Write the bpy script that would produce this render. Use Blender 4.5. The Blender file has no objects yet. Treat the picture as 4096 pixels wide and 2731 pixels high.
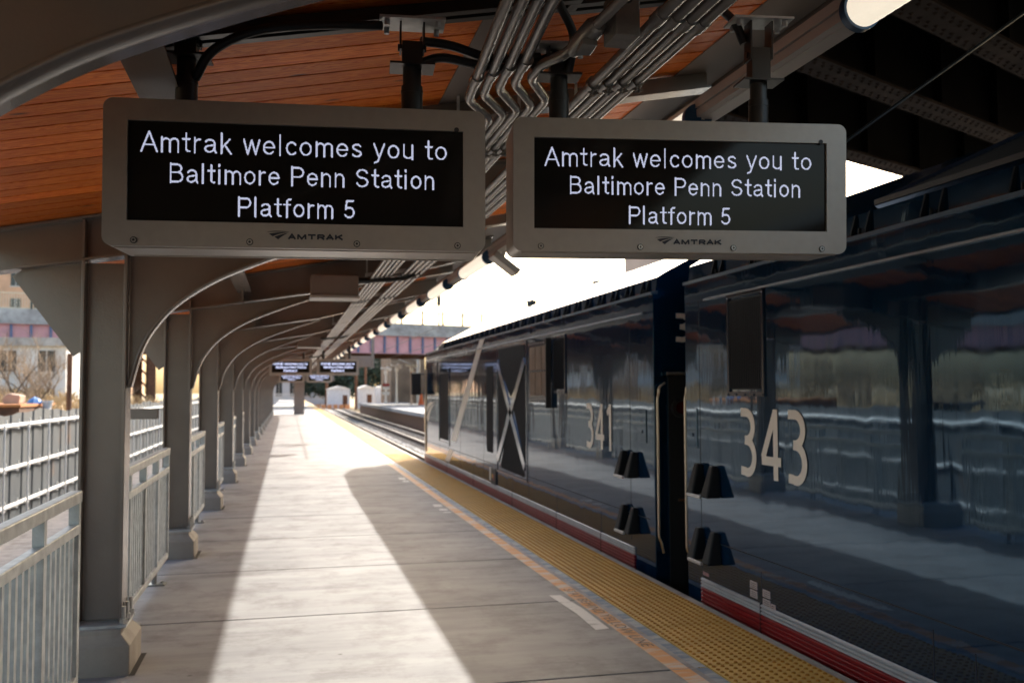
import bpy, bmesh, math, random
import numpy as np
from mathutils import Vector, Matrix
random.seed(7)
S = bpy.context.scene
COL = S.collection
rad = math.radians

# ------------------------------------------------------------------ camera
cam = bpy.data.cameras.new("camera")
cam_o = bpy.data.objects.new("camera", cam); COL.objects.link(cam_o); S.camera = cam_o
cam.sensor_width = 36.0; cam.lens = 33.4
cam.clip_start = 0.05; cam.clip_end = 3000
yaw, pitch, roll = rad(13.325), rad(2.932), rad(0.25)
fw = Vector((math.sin(yaw)*math.cos(pitch), math.cos(yaw)*math.cos(pitch), math.sin(pitch)))
rt = Vector((math.cos(yaw), -math.sin(yaw), 0)); up = rt.cross(fw)
r2 = rt*math.cos(roll) - up*math.sin(roll); u2 = up*math.cos(roll) + rt*math.sin(roll)
mw = Matrix((r2, u2, -fw)).transposed().to_4x4(); mw.translation = Vector((0, 0, 1.6))
cam_o.matrix_world = mw
cam.dof.use_dof = True; cam.dof.focus_distance = 3.15; cam.dof.aperture_fstop = 4.0

# ------------------------------------------------------------------ world, sun, exposure
SUN = Vector((0.845, 1.47, 1.0)).normalized()          # towards the sun
elev = math.asin(SUN.z); az = math.atan2(SUN.x, SUN.y)
W = bpy.data.worlds.new("World"); S.world = W; W.use_nodes = True
nt = W.node_tree; bg = nt.nodes["Background"]
sky = nt.nodes.new("ShaderNodeTexSky"); sky.sky_type = 'NISHITA'; sky.sun_disc = False
sky.sun_elevation = elev; sky.sun_rotation = az
sky.air_density = 1.2; sky.dust_density = 4.5; sky.ozone_density = 0.6
nt.links.new(sky.outputs[0], bg.inputs[0]); bg.inputs[1].default_value = 0.15
sl = bpy.data.lights.new("sun", 'SUN'); sl.energy = 2.15; sl.angle = rad(0.55); sl.color = (1.0, 0.96, 0.90)
so = bpy.data.objects.new("sun", sl); COL.objects.link(so)
so.rotation_euler = SUN.to_track_quat('Z', 'Y').to_euler(); so.location = (20, 40, 30)
S.view_settings.view_transform = 'Standard'; S.view_settings.look = 'None'
S.view_settings.exposure = 1.80; S.view_settings.gamma = 1.0
S.render.engine = 'CYCLES'
S.cycles.use_denoising = True
try: S.cycles.denoiser = 'OPENIMAGEDENOISE'
except Exception: pass
S.cycles.max_bounces = 8; S.cycles.diffuse_bounces = 4; S.cycles.glossy_bounces = 4
S.cycles.caustics_reflective = False; S.cycles.caustics_refractive = False
S.cycles.sample_clamp_indirect = 6.0

# ------------------------------------------------------------------ materials
MATS = {}
def M(name, col, rough=.55, metal=0., var=.12, vs=3., bump=0., bs=60., stretch=(1, 1, 1), emit=None, es=0., coat=0., spec=.5, dirt=None, ds=1.2, dth=.55):
    if name in MATS: return MATS[name]
    m = bpy.data.materials.new(name); m.use_nodes = True; MATS[name] = m
    t = m.node_tree; n = t.nodes; p = n["Principled BSDF"]
    p.inputs["Roughness"].default_value = rough; p.inputs["Metallic"].default_value = metal
    p.inputs["Specular IOR Level"].default_value = spec
    if coat: p.inputs["Coat Weight"].default_value = coat; p.inputs["Coat Roughness"].default_value = .04
    tc = n.new("ShaderNodeTexCoord"); mp = n.new("ShaderNodeMapping"); mp.inputs["Scale"].default_value = stretch
    t.links.new(tc.outputs["Object"], mp.inputs[0])
    c = (*col, 1)
    src = None
    if var:
        no = n.new("ShaderNodeTexNoise"); no.inputs["Scale"].default_value = vs; no.inputs["Detail"].default_value = 5
        t.links.new(mp.outputs[0], no.inputs["Vector"])
        rp = n.new("ShaderNodeValToRGB"); e = rp.color_ramp.elements
        e[0].position = .3; e[1].position = .7
        e[0].color = (*[max(0, x*(1-var)) for x in col], 1); e[1].color = (*[min(1, x*(1+var)) for x in col], 1)
        t.links.new(no.outputs[0], rp.inputs[0]); src = rp.outputs[0]
    if dirt:
        no2 = n.new("ShaderNodeTexNoise"); no2.inputs["Scale"].default_value = ds; no2.inputs["Detail"].default_value = 8; no2.inputs["Roughness"].default_value = .65
        t.links.new(mp.outputs[0], no2.inputs["Vector"])
        r3 = n.new("ShaderNodeValToRGB"); r3.color_ramp.elements[0].position = dth; r3.color_ramp.elements[1].position = dth+.14
        t.links.new(no2.outputs[0], r3.inputs[0])
        mx = n.new("ShaderNodeMix"); mx.data_type = 'RGBA'
        t.links.new(r3.outputs[0], mx.inputs[0])
        if src: t.links.new(src, mx.inputs[6])
        else: mx.inputs[6].default_value = c
        mx.inputs[7].default_value = (*dirt, 1); src = mx.outputs[2]
    if src: t.links.new(src, p.inputs["Base Color"])
    else: p.inputs["Base Color"].default_value = c
    if bump:
        nb = n.new("ShaderNodeTexNoise"); nb.inputs["Scale"].default_value = bs; nb.inputs["Detail"].default_value = 3
        t.links.new(mp.outputs[0], nb.inputs["Vector"])
        b = n.new("ShaderNodeBump"); b.inputs["Strength"].default_value = bump; b.inputs["Distance"].default_value = .01
        t.links.new(nb.outputs[0], b.inputs["Height"]); t.links.new(b.outputs[0], p.inputs["Normal"])
    if emit:
        p.inputs["Emission Color"].default_value = (*emit, 1); p.inputs["Emission Strength"].default_value = es
    return m

def N(t, kind, **kw):
    n = t.nodes.new(kind)
    for k, v in kw.items(): setattr(n, k, v)
    return n

def mat_wood():
    m = bpy.data.materials.new("cedar_boards"); m.use_nodes = True; t = m.node_tree; p = t.nodes["Principled BSDF"]; L = t.links.new
    tc = N(t, "ShaderNodeTexCoord"); sx = N(t, "ShaderNodeSeparateXYZ"); L(tc.outputs["Object"], sx.inputs[0])
    dv = N(t, "ShaderNodeMath", operation='DIVIDE'); L(sx.outputs[1], dv.inputs[0]); dv.inputs[1].default_value = BOARD
    fl = N(t, "ShaderNodeMath", operation='FLOOR'); L(dv.outputs[0], fl.inputs[0])
    wn = N(t, "ShaderNodeTexWhiteNoise", noise_dimensions='1D'); L(fl.outputs[0], wn.inputs["W"])
    # grain coordinates: long along X, shifted board by board
    ad = N(t, "ShaderNodeMath", operation='MULTIPLY_ADD'); L(wn.outputs["Value"], ad.inputs[0]); ad.inputs[1].default_value = 37.; L(sx.outputs[0], ad.inputs[2])
    cb = N(t, "ShaderNodeCombineXYZ"); L(ad.outputs[0], cb.inputs[0]); L(sx.outputs[1], cb.inputs[1])
    mp = N(t, "ShaderNodeMapping"); mp.inputs["Scale"].default_value = (1.3, 14, 1); L(cb.outputs[0], mp.inputs[0])
    wv = N(t, "ShaderNodeTexNoise"); wv.inputs["Scale"].default_value = 1.6; wv.inputs["Detail"].default_value = 3; wv.inputs["Distortion"].default_value = 1.4; L(mp.outputs[0], wv.inputs["Vector"])
    sn = N(t, "ShaderNodeMath", operation='MULTIPLY'); L(wv.outputs[0], sn.inputs[0]); sn.inputs[1].default_value = 55.
    si = N(t, "ShaderNodeMath", operation='SINE'); L(sn.outputs[0], si.inputs[0])
    r1 = N(t, "ShaderNodeValToRGB"); e = r1.color_ramp.elements; e[0].position = .1; e[1].position = .95
    e[0].color = (.78, .140, .009, 1); e[1].color = (1.0, .29, .042, 1)
    ms = N(t, "ShaderNodeMapRange"); ms.inputs[1].default_value = -1; ms.inputs[2].default_value = 1; L(si.outputs[0], ms.inputs[0]); L(ms.outputs[0], r1.inputs[0])
    # board tone
    r2_ = N(t, "ShaderNodeMapRange"); r2_.inputs[3].default_value = .62; r2_.inputs[4].default_value = 1.15; L(wn.outputs["Value"], r2_.inputs[0])
    mt = N(t, "ShaderNodeMix", data_type='RGBA', blend_type='MULTIPLY'); mt.inputs[0].default_value = 1.; L(r1.outputs[0], mt.inputs[6]); L(r2_.outputs[0], mt.inputs[7])
    # knots
    mk = N(t, "ShaderNodeMapping"); mk.inputs["Scale"].default_value = (2.3, 6.5, 1); L(cb.outputs[0], mk.inputs[0])
    vo = N(t, "ShaderNodeTexVoronoi"); vo.inputs["Scale"].default_value = 1.0; L(mk.outputs[0], vo.inputs["Vector"])
    rk = N(t, "ShaderNodeValToRGB"); rk.color_ramp.elements[0].position = .045; rk.color_ramp.elements[1].position = .11
    rk.color_ramp.elements[0].color = (1, 1, 1, 1); rk.color_ramp.elements[1].color = (0, 0, 0, 1); L(vo.outputs["Distance"], rk.inputs[0])
    mk2 = N(t, "ShaderNodeMix", data_type='RGBA'); L(rk.outputs[0], mk2.inputs[0]); L(mt.outputs[2], mk2.inputs[6]); mk2.inputs[7].default_value = (.09, .03, .012, 1)
    L(mk2.outputs[2], p.inputs["Base Color"]); p.inputs["Roughness"].default_value = .5
    p.inputs["Specular IOR Level"].default_value = .35
    b = N(t, "ShaderNodeBump"); b.inputs["Strength"].default_value = .15; b.inputs["Distance"].default_value = .004; L(si.outputs[0], b.inputs["Height"]); L(b.outputs[0], p.inputs["Normal"])
    return m
BOARD = 0.142

def mat_concrete(name, c0, c1, streak=True, st=.5):
    m = bpy.data.materials.new(name); m.use_nodes = True; t = m.node_tree; p = t.nodes["Principled BSDF"]; L = t.links.new
    tc = N(t, "ShaderNodeTexCoord")
    mp = N(t, "ShaderNodeMapping"); mp.inputs["Scale"].default_value = (.55, 4.5, 1); L(tc.outputs["Object"], mp.inputs[0])
    n1 = N(t, "ShaderNodeTexNoise"); n1.inputs["Scale"].default_value = 1.1; n1.inputs["Detail"].default_value = 9; n1.inputs["Roughness"].default_value = .62; n1.inputs["Distortion"].default_value = .3; L(mp.outputs[0], n1.inputs["Vector"])
    mp2 = N(t, "ShaderNodeMapping"); mp2.inputs["Scale"].default_value = (1.2, 150, 1); L(tc.outputs["Object"], mp2.inputs[0])
    n2 = N(t, "ShaderNodeTexNoise"); n2.inputs["Scale"].default_value = 1.; n2.inputs["Detail"].default_value = 4; L(mp2.outputs[0], n2.inputs["Vector"])
    n3 = N(t, "ShaderNodeTexNoise"); n3.inputs["Scale"].default_value = .9; n3.inputs["Detail"].default_value = 6; n3.inputs["Roughness"].default_value = .6; L(tc.outputs["Object"], n3.inputs["Vector"])
    n4 = N(t, "ShaderNodeTexNoise"); n4.inputs["Scale"].default_value = 220; n4.inputs["Detail"].default_value = 2; L(tc.outputs["Object"], n4.inputs["Vector"])
    a = N(t, "ShaderNodeMath", operation='MULTIPLY_ADD'); L(n1.outputs[0], a.inputs[0]); a.inputs[1].default_value = .7; 
    a2 = N(t, "ShaderNodeMath", operation='MULTIPLY_ADD'); L(n3.outputs[0], a2.inputs[0]); a2.inputs[1].default_value = .75; a2.inputs[2].default_value = -.25; L(a2.outputs[0], a.inputs[2])
    a3 = N(t, "ShaderNodeMath", operation='MULTIPLY_ADD'); L(n2.outputs[0], a3.inputs[0]); a3.inputs[1].default_value = .22 if streak else .05; L(a.outputs[0], a3.inputs[2])
    a4 = N(t, "ShaderNodeMath", operation='MULTIPLY_ADD'); L(n4.outputs[0], a4.inputs[0]); a4.inputs[1].default_value = .12; L(a3.outputs[0], a4.inputs[2])
    r = N(t, "ShaderNodeValToRGB"); e = r.color_ramp.elements; e[0].position = .42; e[1].position = .82; e[0].color = (*c0, 1); e[1].color = (*c1, 1)
    L(a4.outputs[0], r.inputs[0])
    vo = N(t, "ShaderNodeTexVoronoi"); vo.inputs["Scale"].default_value = 2.6; L(tc.outputs["Object"], vo.inputs["Vector"])
    rs_ = N(t, "ShaderNodeValToRGB"); rs_.color_ramp.elements[0].position = .018; rs_.color_ramp.elements[1].position = .05; rs_.color_ramp.elements[0].color = (.45, .43, .41, 1); rs_.color_ramp.elements[1].color = (1, 1, 1, 1); L(vo.outputs["Distance"], rs_.inputs[0])
    nS = N(t, "ShaderNodeTexNoise"); nS.inputs["Scale"].default_value = 2.2; nS.inputs["Detail"].default_value = 10; nS.inputs["Roughness"].default_value = .72; L(tc.outputs["Object"], nS.inputs["Vector"])
    rS = N(t, "ShaderNodeValToRGB"); rS.color_ramp.elements[0].position = .36; rS.color_ramp.elements[1].position = .52; rS.color_ramp.elements[0].color = (.72, .70, .68, 1); rS.color_ramp.elements[1].color = (1, 1, 1, 1); L(nS.outputs[0], rS.inputs[0])
    m1 = N(t, "ShaderNodeMix", data_type='RGBA', blend_type='MULTIPLY'); m1.inputs[0].default_value = 1; L(r.outputs[0], m1.inputs[6]); L(rs_.outputs[0], m1.inputs[7])
    m2 = N(t, "ShaderNodeMix", data_type='RGBA', blend_type='MULTIPLY'); m2.inputs[0].default_value = 1; L(m1.outputs[2], m2.inputs[6]); L(rS.outputs[0], m2.inputs[7])
    L(m2.outputs[2], p.inputs["Base Color"])
    p.inputs["Roughness"].default_value = .72; p.inputs["Specular IOR Level"].default_value = .35
    b = N(t, "ShaderNodeBump"); b.inputs["Strength"].default_value = .35; b.inputs["Distance"].default_value = .004
    L(a4.outputs[0], b.inputs["Height"]); L(b.outputs[0], p.inputs["Normal"])
    return m

def mat_paint_train():
    m = bpy.data.materials.new("navy_gloss_paint"); m.use_nodes = True; t = m.node_tree; p = t.nodes["Principled BSDF"]; L = t.links.new
    tc = N(t, "ShaderNodeTexCoord")
    mpd = N(t, "ShaderNodeMapping"); mpd.inputs["Scale"].default_value = (1, 9, .35); L(tc.outputs["Object"], mpd.inputs[0])
    nd = N(t, "ShaderNodeTexNoise"); nd.inputs["Scale"].default_value = 1.4; nd.inputs["Detail"].default_value = 7; L(mpd.outputs[0], nd.inputs["Vector"])
    r = N(t, "ShaderNodeValToRGB"); e = r.color_ramp.elements; e[0].position = .35; e[1].position = .75; e[0].color = (.0012, .013, .036, 1); e[1].color = (.002, .019, .050, 1)
    L(nd.outputs[0], r.inputs[0]); L(r.outputs[0], p.inputs["Base Color"])
    rr = N(t, "ShaderNodeMapRange"); rr.inputs[3].default_value = .015; rr.inputs[4].default_value = .07; L(nd.outputs[0], rr.inputs[0]); L(rr.outputs[0], p.inputs["Roughness"])
    p.inputs["IOR"].default_value = 2.0; p.inputs["Specular Tint"].default_value = (.40, .70, 1.0, 1)
    mp = N(t, "ShaderNodeMapping"); mp.inputs["Scale"].default_value = (1, 1.3, .55); L(tc.outputs["Object"], mp.inputs[0])
    n1 = N(t, "ShaderNodeTexNoise"); n1.inputs["Scale"].default_value = 1.6; n1.inputs["Detail"].default_value = 2; L(mp.outputs[0], n1.inputs["Vector"])
    mp2 = N(t, "ShaderNodeMapping"); mp2.inputs["Scale"].default_value = (1, 14, 1.2); L(tc.outputs["Object"], mp2.inputs[0])
    n2 = N(t, "ShaderNodeTexNoise"); n2.inputs["Scale"].default_value = 1.; n2.inputs["Detail"].default_value = 2; L(mp2.outputs[0], n2.inputs["Vector"])
    ad = N(t, "ShaderNodeMath", operation='MULTIPLY_ADD'); L(n2.outputs[0], ad.inputs[0]); ad.inputs[1].default_value = .10; L(n1.outputs[0], ad.inputs[2])
    b = N(t, "ShaderNodeBump"); b.inputs["Strength"].default_value = .35; b.inputs["Distance"].default_value = .012; L(ad.outputs[0], b.inputs["Height"]); L(b.outputs[0], p.inputs["Normal"])
    return m

def mat_line(name, cpaint, cworn, th=.5):
    m = bpy.data.materials.new(name); m.use_nodes = True; t = m.node_tree; p = t.nodes["Principled BSDF"]; L = t.links.new
    tc = N(t, "ShaderNodeTexCoord"); mp = N(t, "ShaderNodeMapping"); mp.inputs["Scale"].default_value = (2., 7., 1); L(tc.outputs["Object"], mp.inputs[0])
    n1 = N(t, "ShaderNodeTexNoise"); n1.inputs["Scale"].default_value = 1.2; n1.inputs["Detail"].default_value = 7; n1.inputs["Roughness"].default_value = .7; L(mp.outputs[0], n1.inputs["Vector"])
    r = N(t, "ShaderNodeValToRGB"); e = r.color_ramp.elements; e[0].position = th-.07; e[1].position = th+.07; e[0].color = (*cpaint, 1); e[1].color = (*cworn, 1)
    L(n1.outputs[0], r.inputs[0]); L(r.outputs[0], p.inputs["Base Color"]); p.inputs["Roughness"].default_value = .6
    return m

wood = mat_wood()
concrete = mat_concrete("platform_concrete", (.245, .240, .238), (.395, .386, .380))
conc2 = mat_concrete("pedestal_concrete", (.31, .275, .23), (.54, .485, .41), streak=False)
conc3 = mat_concrete("weathered_concrete", (.28, .27, .26), (.48, .47, .45), streak=False)
navy = mat_paint_train()
steel = M("taupe_steel_paint", (.190, .155, .128), .25, 0, .08, 4, .07, 90, spec=.9)
steel_soft = M("taupe_panel_paint", (.22, .182, .158), .6, 0, .05, 2)
conduit_m = M("grey_conduit_paint", (.24, .225, .205), .27, .4, .08, 12, .22, 55)
housing = M("sign_housing_metal", (.36, .325, .285), .36, .3, .04, 30, .04, 400)
black = M("matte_black", (.012, .012, .013), .5, 0, 0)
blackmetal = M("black_steel", (.02, .019, .018), .4, 0, .1)
rubber = M("cable_rubber", (.015, .015, .015), .45, 0, 0)
bolt_m = M("bolt_steel", (.35, .34, .32), .3, .9, .1)
screen_m = M("led_screen_glass", (.016, .014, .012), .07, 0, .0, spec=.14)
led_m = M("led_dots", (.5, .5, .6), .5, 0, 0, emit=(.70, .75, 1.0), es=0.27)
ink = M("navy_ink", (.012, .016, .028), .5, 0, 0)
galv = M("galvanised_steel", (.52, .53, .51), .45, .35, .2, 14, .1, 80)
sheet = M("grey_sheet_steel", (.070, .078, .082), .65, 0, .15, 1.3, dirt=(.17, .085, .035), ds=.55, dth=.62)
white = M("white_paint", (.75, .73, .69), .5, 0, .1)
yellow = M("yellow_tactile", (.64, .40, .085), .65, 0, .12, 2.5, .1, 150, dirt=(.24, .16, .07), ds=6, dth=.60)
seam_m = M("dark_joint", (.03, .028, .025), .8, 0, 0)
orange = mat_line("worn_orange_line", (.70, .30, .075), (.60, .50, .40), .53)
blueline = mat_line("worn_blue_line", (.12, .18, .26), (.34, .36, .38), .5)
whiteworn = mat_line("worn_white_paint", (.66, .64, .62), (.38, .36, .34), .60)
coping = mat_concrete("coping_concrete", (.30, .29, .27), (.50, .48, .45))
red = M("red_stripe", (.26, .005, .006), .35, 0, .12, 3, .05, 40)
grime_w = M("white_stripe", (.46, .455, .45), .4, 0, .12, 6)
beige = M("pale_lettering", (.80, .73, .66), .5, 0, .04)
beige2 = M("pale_arrow_stripe", (.62, .58, .52), .3, 0, .04)
meshblack = M("black_mesh_panel", (.010, .012, .016), .75, 0, .2, 30, spec=.12)
brownvent = M("brown_filter", (.15, .10, .065), .6, 0, .2, 6)
steel_ss = M("stainless_rail", (.55, .46, .36), .28, .9, .1)
tube_m = M("tube_diffuser", (.75, .70, .62), .4, 0, 0, emit=(1., .88, .70), es=.25)
capblue = M("blue_end_cap", (.012, .065, .15), .4, 0, 0)
channel_m = M("light_channel_metal", (.44, .41, .375), .45, .1, .05)
rust = M("rusty_steel", (.11, .045, .02), .8, 0, .4, 5)
pink = M("faded_red_girder", (.56, .29, .30), .7, 0, .12, 1.)
bluegrey = M("stiffener_blue", (.10, .14, .24), .7, 0, .1)
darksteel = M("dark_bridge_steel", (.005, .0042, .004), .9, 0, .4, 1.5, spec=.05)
rivetsteel = M("brown_bridge_flange", (.020, .015, .013), .9, 0, .5, 2.5, spec=.05)  # flange and bracing, paler than the deck and web steel
ballast = M("ballast_stone", (.20, .19, .18), .9, 0, .45, 9, 1.0, 18)
gravel = M("pale_gravel", (.40, .36, .32), .95, 0, .3, 5, 1.0, 12)
earth = M("dry_grass_slope", (.38, .29, .17), .95, 0, .4, .8, .6, 6)
railtop = M("polished_rail", (.5, .47, .44), .3, .9, .1)
railside = M("rusty_rail", (.07, .04, .025), .8, 0, .3, 5)
sleeper = M("old_sleeper", (.12, .10, .085), .9, 0, .3, 4)
bark = M("grey_bark", (.10, .075, .055), .9, 0, .3, 6)
twig = M("bare_twigs", (.30, .22, .15), .9, 0, .3, .7)
brushleaf = M("dry_brush_leaves", (.42, .30, .16), .8, 0, .45, .6)
evergreen = M("dark_evergreen", (.030, .052, .035), .8, 0, .5, .7)
brick = M("orange_brick", (.58, .36, .23), .85, 0, .15, .6)
beigewall = M("beige_wall", (.45, .34, .27), .85, 0, .08, .5)
palewall = M("pale_render", (.62, .60, .57), .85, 0, .08, .4)
greywall = M("grey_blue_wall", (.50, .53, .57), .85, 0, .12, .3)
darkglass = M("dark_window", (.02, .025, .03), .12, 0, 0)
stone = M("brown_stone", (.19, .135, .09), .9, 0, .35, .45, .5, 2.)
tarpblue = M("blue_tarp", (.03, .17, .45), .6, 0, .2, 4)
orangeplastic = M("orange_plastic", (.75, .13, .03), .6, 0, .1)

# ------------------------------------------------------------------ mesh builder
ORG = {}
class MB:
    def __init__(s): s.v = []; s.f = []; s.m = []; s.sm = []
    def add(s, vs, fs, mi=0, smooth=False):
        o = len(s.v); s.v += [tuple(v) for v in vs]
        for f in fs: s.f.append(tuple(i+o for i in f)); s.m.append(mi); s.sm.append(smooth)
        return s
    def box(s, x0, x1, y0, y1, z0, z1, mi=0):
        v = [(x, y, z) for z in (z0, z1) for y in (y0, y1) for x in (x0, x1)]
        return s.add(v, [(0, 2, 3, 1), (4, 5, 7, 6), (0, 1, 5, 4), (2, 6, 7, 3), (0, 4, 6, 2), (1, 3, 7, 5)], mi)
    def obox(s, c, ax, ay, az_, mi=0):                 # box from centre and half vectors
        c, ax, ay, az_ = map(Vector, (c, ax, ay, az_))
        v = [c+ax*i+ay*j+az_*k for k in (-1, 1) for j in (-1, 1) for i in (-1, 1)]
        return s.add(v, [(0, 2, 3, 1), (4, 5, 7, 6), (0, 1, 5, 4), (2, 6, 7, 3), (0, 4, 6, 2), (1, 3, 7, 5)], mi)
    def bar(s, p, q, w, h, mi=0, upv=(0, 0, 1)):
        p, q = Vector(p), Vector(q); d = (q-p); l = d.length; d.normalize()
        a = d.cross(Vector(upv))
        if a.length < 1e-4: a = d.cross(Vector((1, 0, 0)))
        a.normalize(); b = a.cross(d)
        return s.obox((p+q)/2, d*l/2, a*w/2, b*h/2, mi)
    def prism(s, pts, axis, a, b, mi=0):               # polygon extruded along axis from a to b
        def mk(p, t):
            if axis == 'y': return (p[0], t, p[1])
            if axis == 'x': return (t, p[0], p[1])
            return (p[0], p[1], t)
        n = len(pts); v = [mk(p, a) for p in pts]+[mk(p, b) for p in pts]
        fs = [tuple(range(n)), tuple(range(2*n-1, n-1, -1))]+[(i, i+n, (i+1) % n+n, (i+1) % n) for i in range(n)]
        return s.add(v, fs, mi)
    def tube(s, path, r, n=10, mi=0, cap=True, taper=None, smooth=True):
        path = [Vector(p) for p in path]; k = len(path); rings = []
        ref = None
        for i, p in enumerate(path):
            d = (path[min(i+1, k-1)]-path[max(i-1, 0)]).normalized()
            if ref is None:
                ref = d.cross(Vector((0, 0, 1)))
                if ref.length < .05: ref = d.cross(Vector((1, 0, 0)))
            ref = (ref-d*ref.dot(d)).normalized(); b = d.cross(ref)
            rr = r if taper is None else r*taper[i]
            rings.append([p+(ref*math.cos(2*math.pi*j/n)+b*math.sin(2*math.pi*j/n))*rr for j in range(n)])
        v = [q for ring in rings for q in ring]
        fs = [(i*n+j, i*n+(j+1) % n, (i+1)*n+(j+1) % n, (i+1)*n+j) for i in range(k-1) for j in range(n)]
        s.add(v, fs, mi, smooth)
        if cap: s.add(rings[0], [tuple(range(n-1, -1, -1))], mi); s.add(rings[-1], [tuple(range(n))], mi)
        return s
    def cyl(s, p, q, r, n=16, mi=0, smooth=True): return s.tube([p, q], r, n, mi, True, None, smooth)
    def fix(s, me):
        bm = bmesh.new(); bm.from_mesh(me); bmesh.ops.recalc_face_normals(bm, faces=bm.faces); bm.to_mesh(me); bm.free()
    def build(s, name, mats, parent=None, bevel=0, local=False, weld=False, fixn=True):
        me = bpy.data.meshes.new(name)
        off = Vector((0, 0, 0)) if (local or parent is None) else ORG.get(parent.name, Vector((0, 0, 0)))
        me.from_pydata([tuple(Vector(v)-off) for v in s.v], [], s.f)
        me.polygons.foreach_set("material_index", s.m); me.polygons.foreach_set("use_smooth", s.sm)
        if not isinstance(mats, (list, tuple)): mats = [mats]
        for m in mats: me.materials.append(m)
        if fixn: s.fix(me)
        me.update()
        o = bpy.data.objects.new(name, me); COL.objects.link(o)
        if parent: o.parent = parent; ORG[o.name] = ORG.get(parent.name, Vector((0, 0, 0)))
        else: ORG[o.name] = Vector((0, 0, 0))
        if bevel:
            b = o.modifiers.new("bevel", 'BEVEL'); b.width = bevel; b.segments = 2; b.limit_method = 'ANGLE'; b.angle_limit = rad(40)
        return o

def tag(o, label=None, cat=None, group=None, kind=None):
    if label: o["label"] = label
    if cat: o["category"] = cat
    if group: o["group"] = group
    if kind: o["kind"] = kind
    return o
def thing(name, label, cat, loc=(0, 0, 0), group=None, rot=None):
    o = bpy.data.objects.new(name, None); COL.objects.link(o); o.location = loc; o.empty_display_size = .2
    if rot: o.rotation_euler = rot
    ORG[o.name] = Vector(loc)
    return tag(o, label, cat, group)
def kids(o): return [c for c in bpy.data.objects if c.parent == o]
def copy_tree(o, parent=None, loc=None, label=None, rot=None, cache={}):
    c = o.copy(); COL.objects.link(c)
    if parent: c.parent = parent
    if loc: c.location = loc
    if rot: c.rotation_euler = rot
    if label: c["label"] = label
    for ch in kids(o): copy_tree(ch, c)
    return c
ORD = "first second third fourth fifth sixth seventh eighth ninth tenth eleventh twelfth thirteenth fourteenth fifteenth sixteenth seventeenth eighteenth nineteenth twentieth twenty-first twenty-second twenty-third twenty-fourth twenty-fifth".split()

def text_mesh(txt, extr=0.0, spacing=1.0):
    """2D text outline as (verts, faces) normalised: x from 0, cap height measured from 'H'"""
    cu = bpy.data.curves.new("t", 'FONT'); cu.body = txt; cu.size = 1; cu.space_character = spacing; cu.extrude = extr; cu.resolution_u = 6
    ob = bpy.data.objects.new("t", cu); COL.objects.link(ob)
    dg = bpy.context.evaluated_depsgraph_get(); dg.update()
    me = bpy.data.meshes.new_from_object(ob.evaluated_get(dg))
    v = [tuple(x.co) for x in me.vertices]; f = [tuple(p.vertices) for p in me.polygons]
    bpy.data.meshes.remove(me); bpy.data.objects.remove(ob); bpy.data.curves.remove(cu)
    return np.array(v), f
def _arc(cx, cy, rx, ry, a0, a1, n=14):
    return [(cx+rx*math.cos(rad(a0+(a1-a0)*k/n)), cy+ry*math.sin(rad(a0+(a1-a0)*k/n))) for k in range(n+1)]
_e = [(.055, .37), (.52, .37)]
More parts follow.
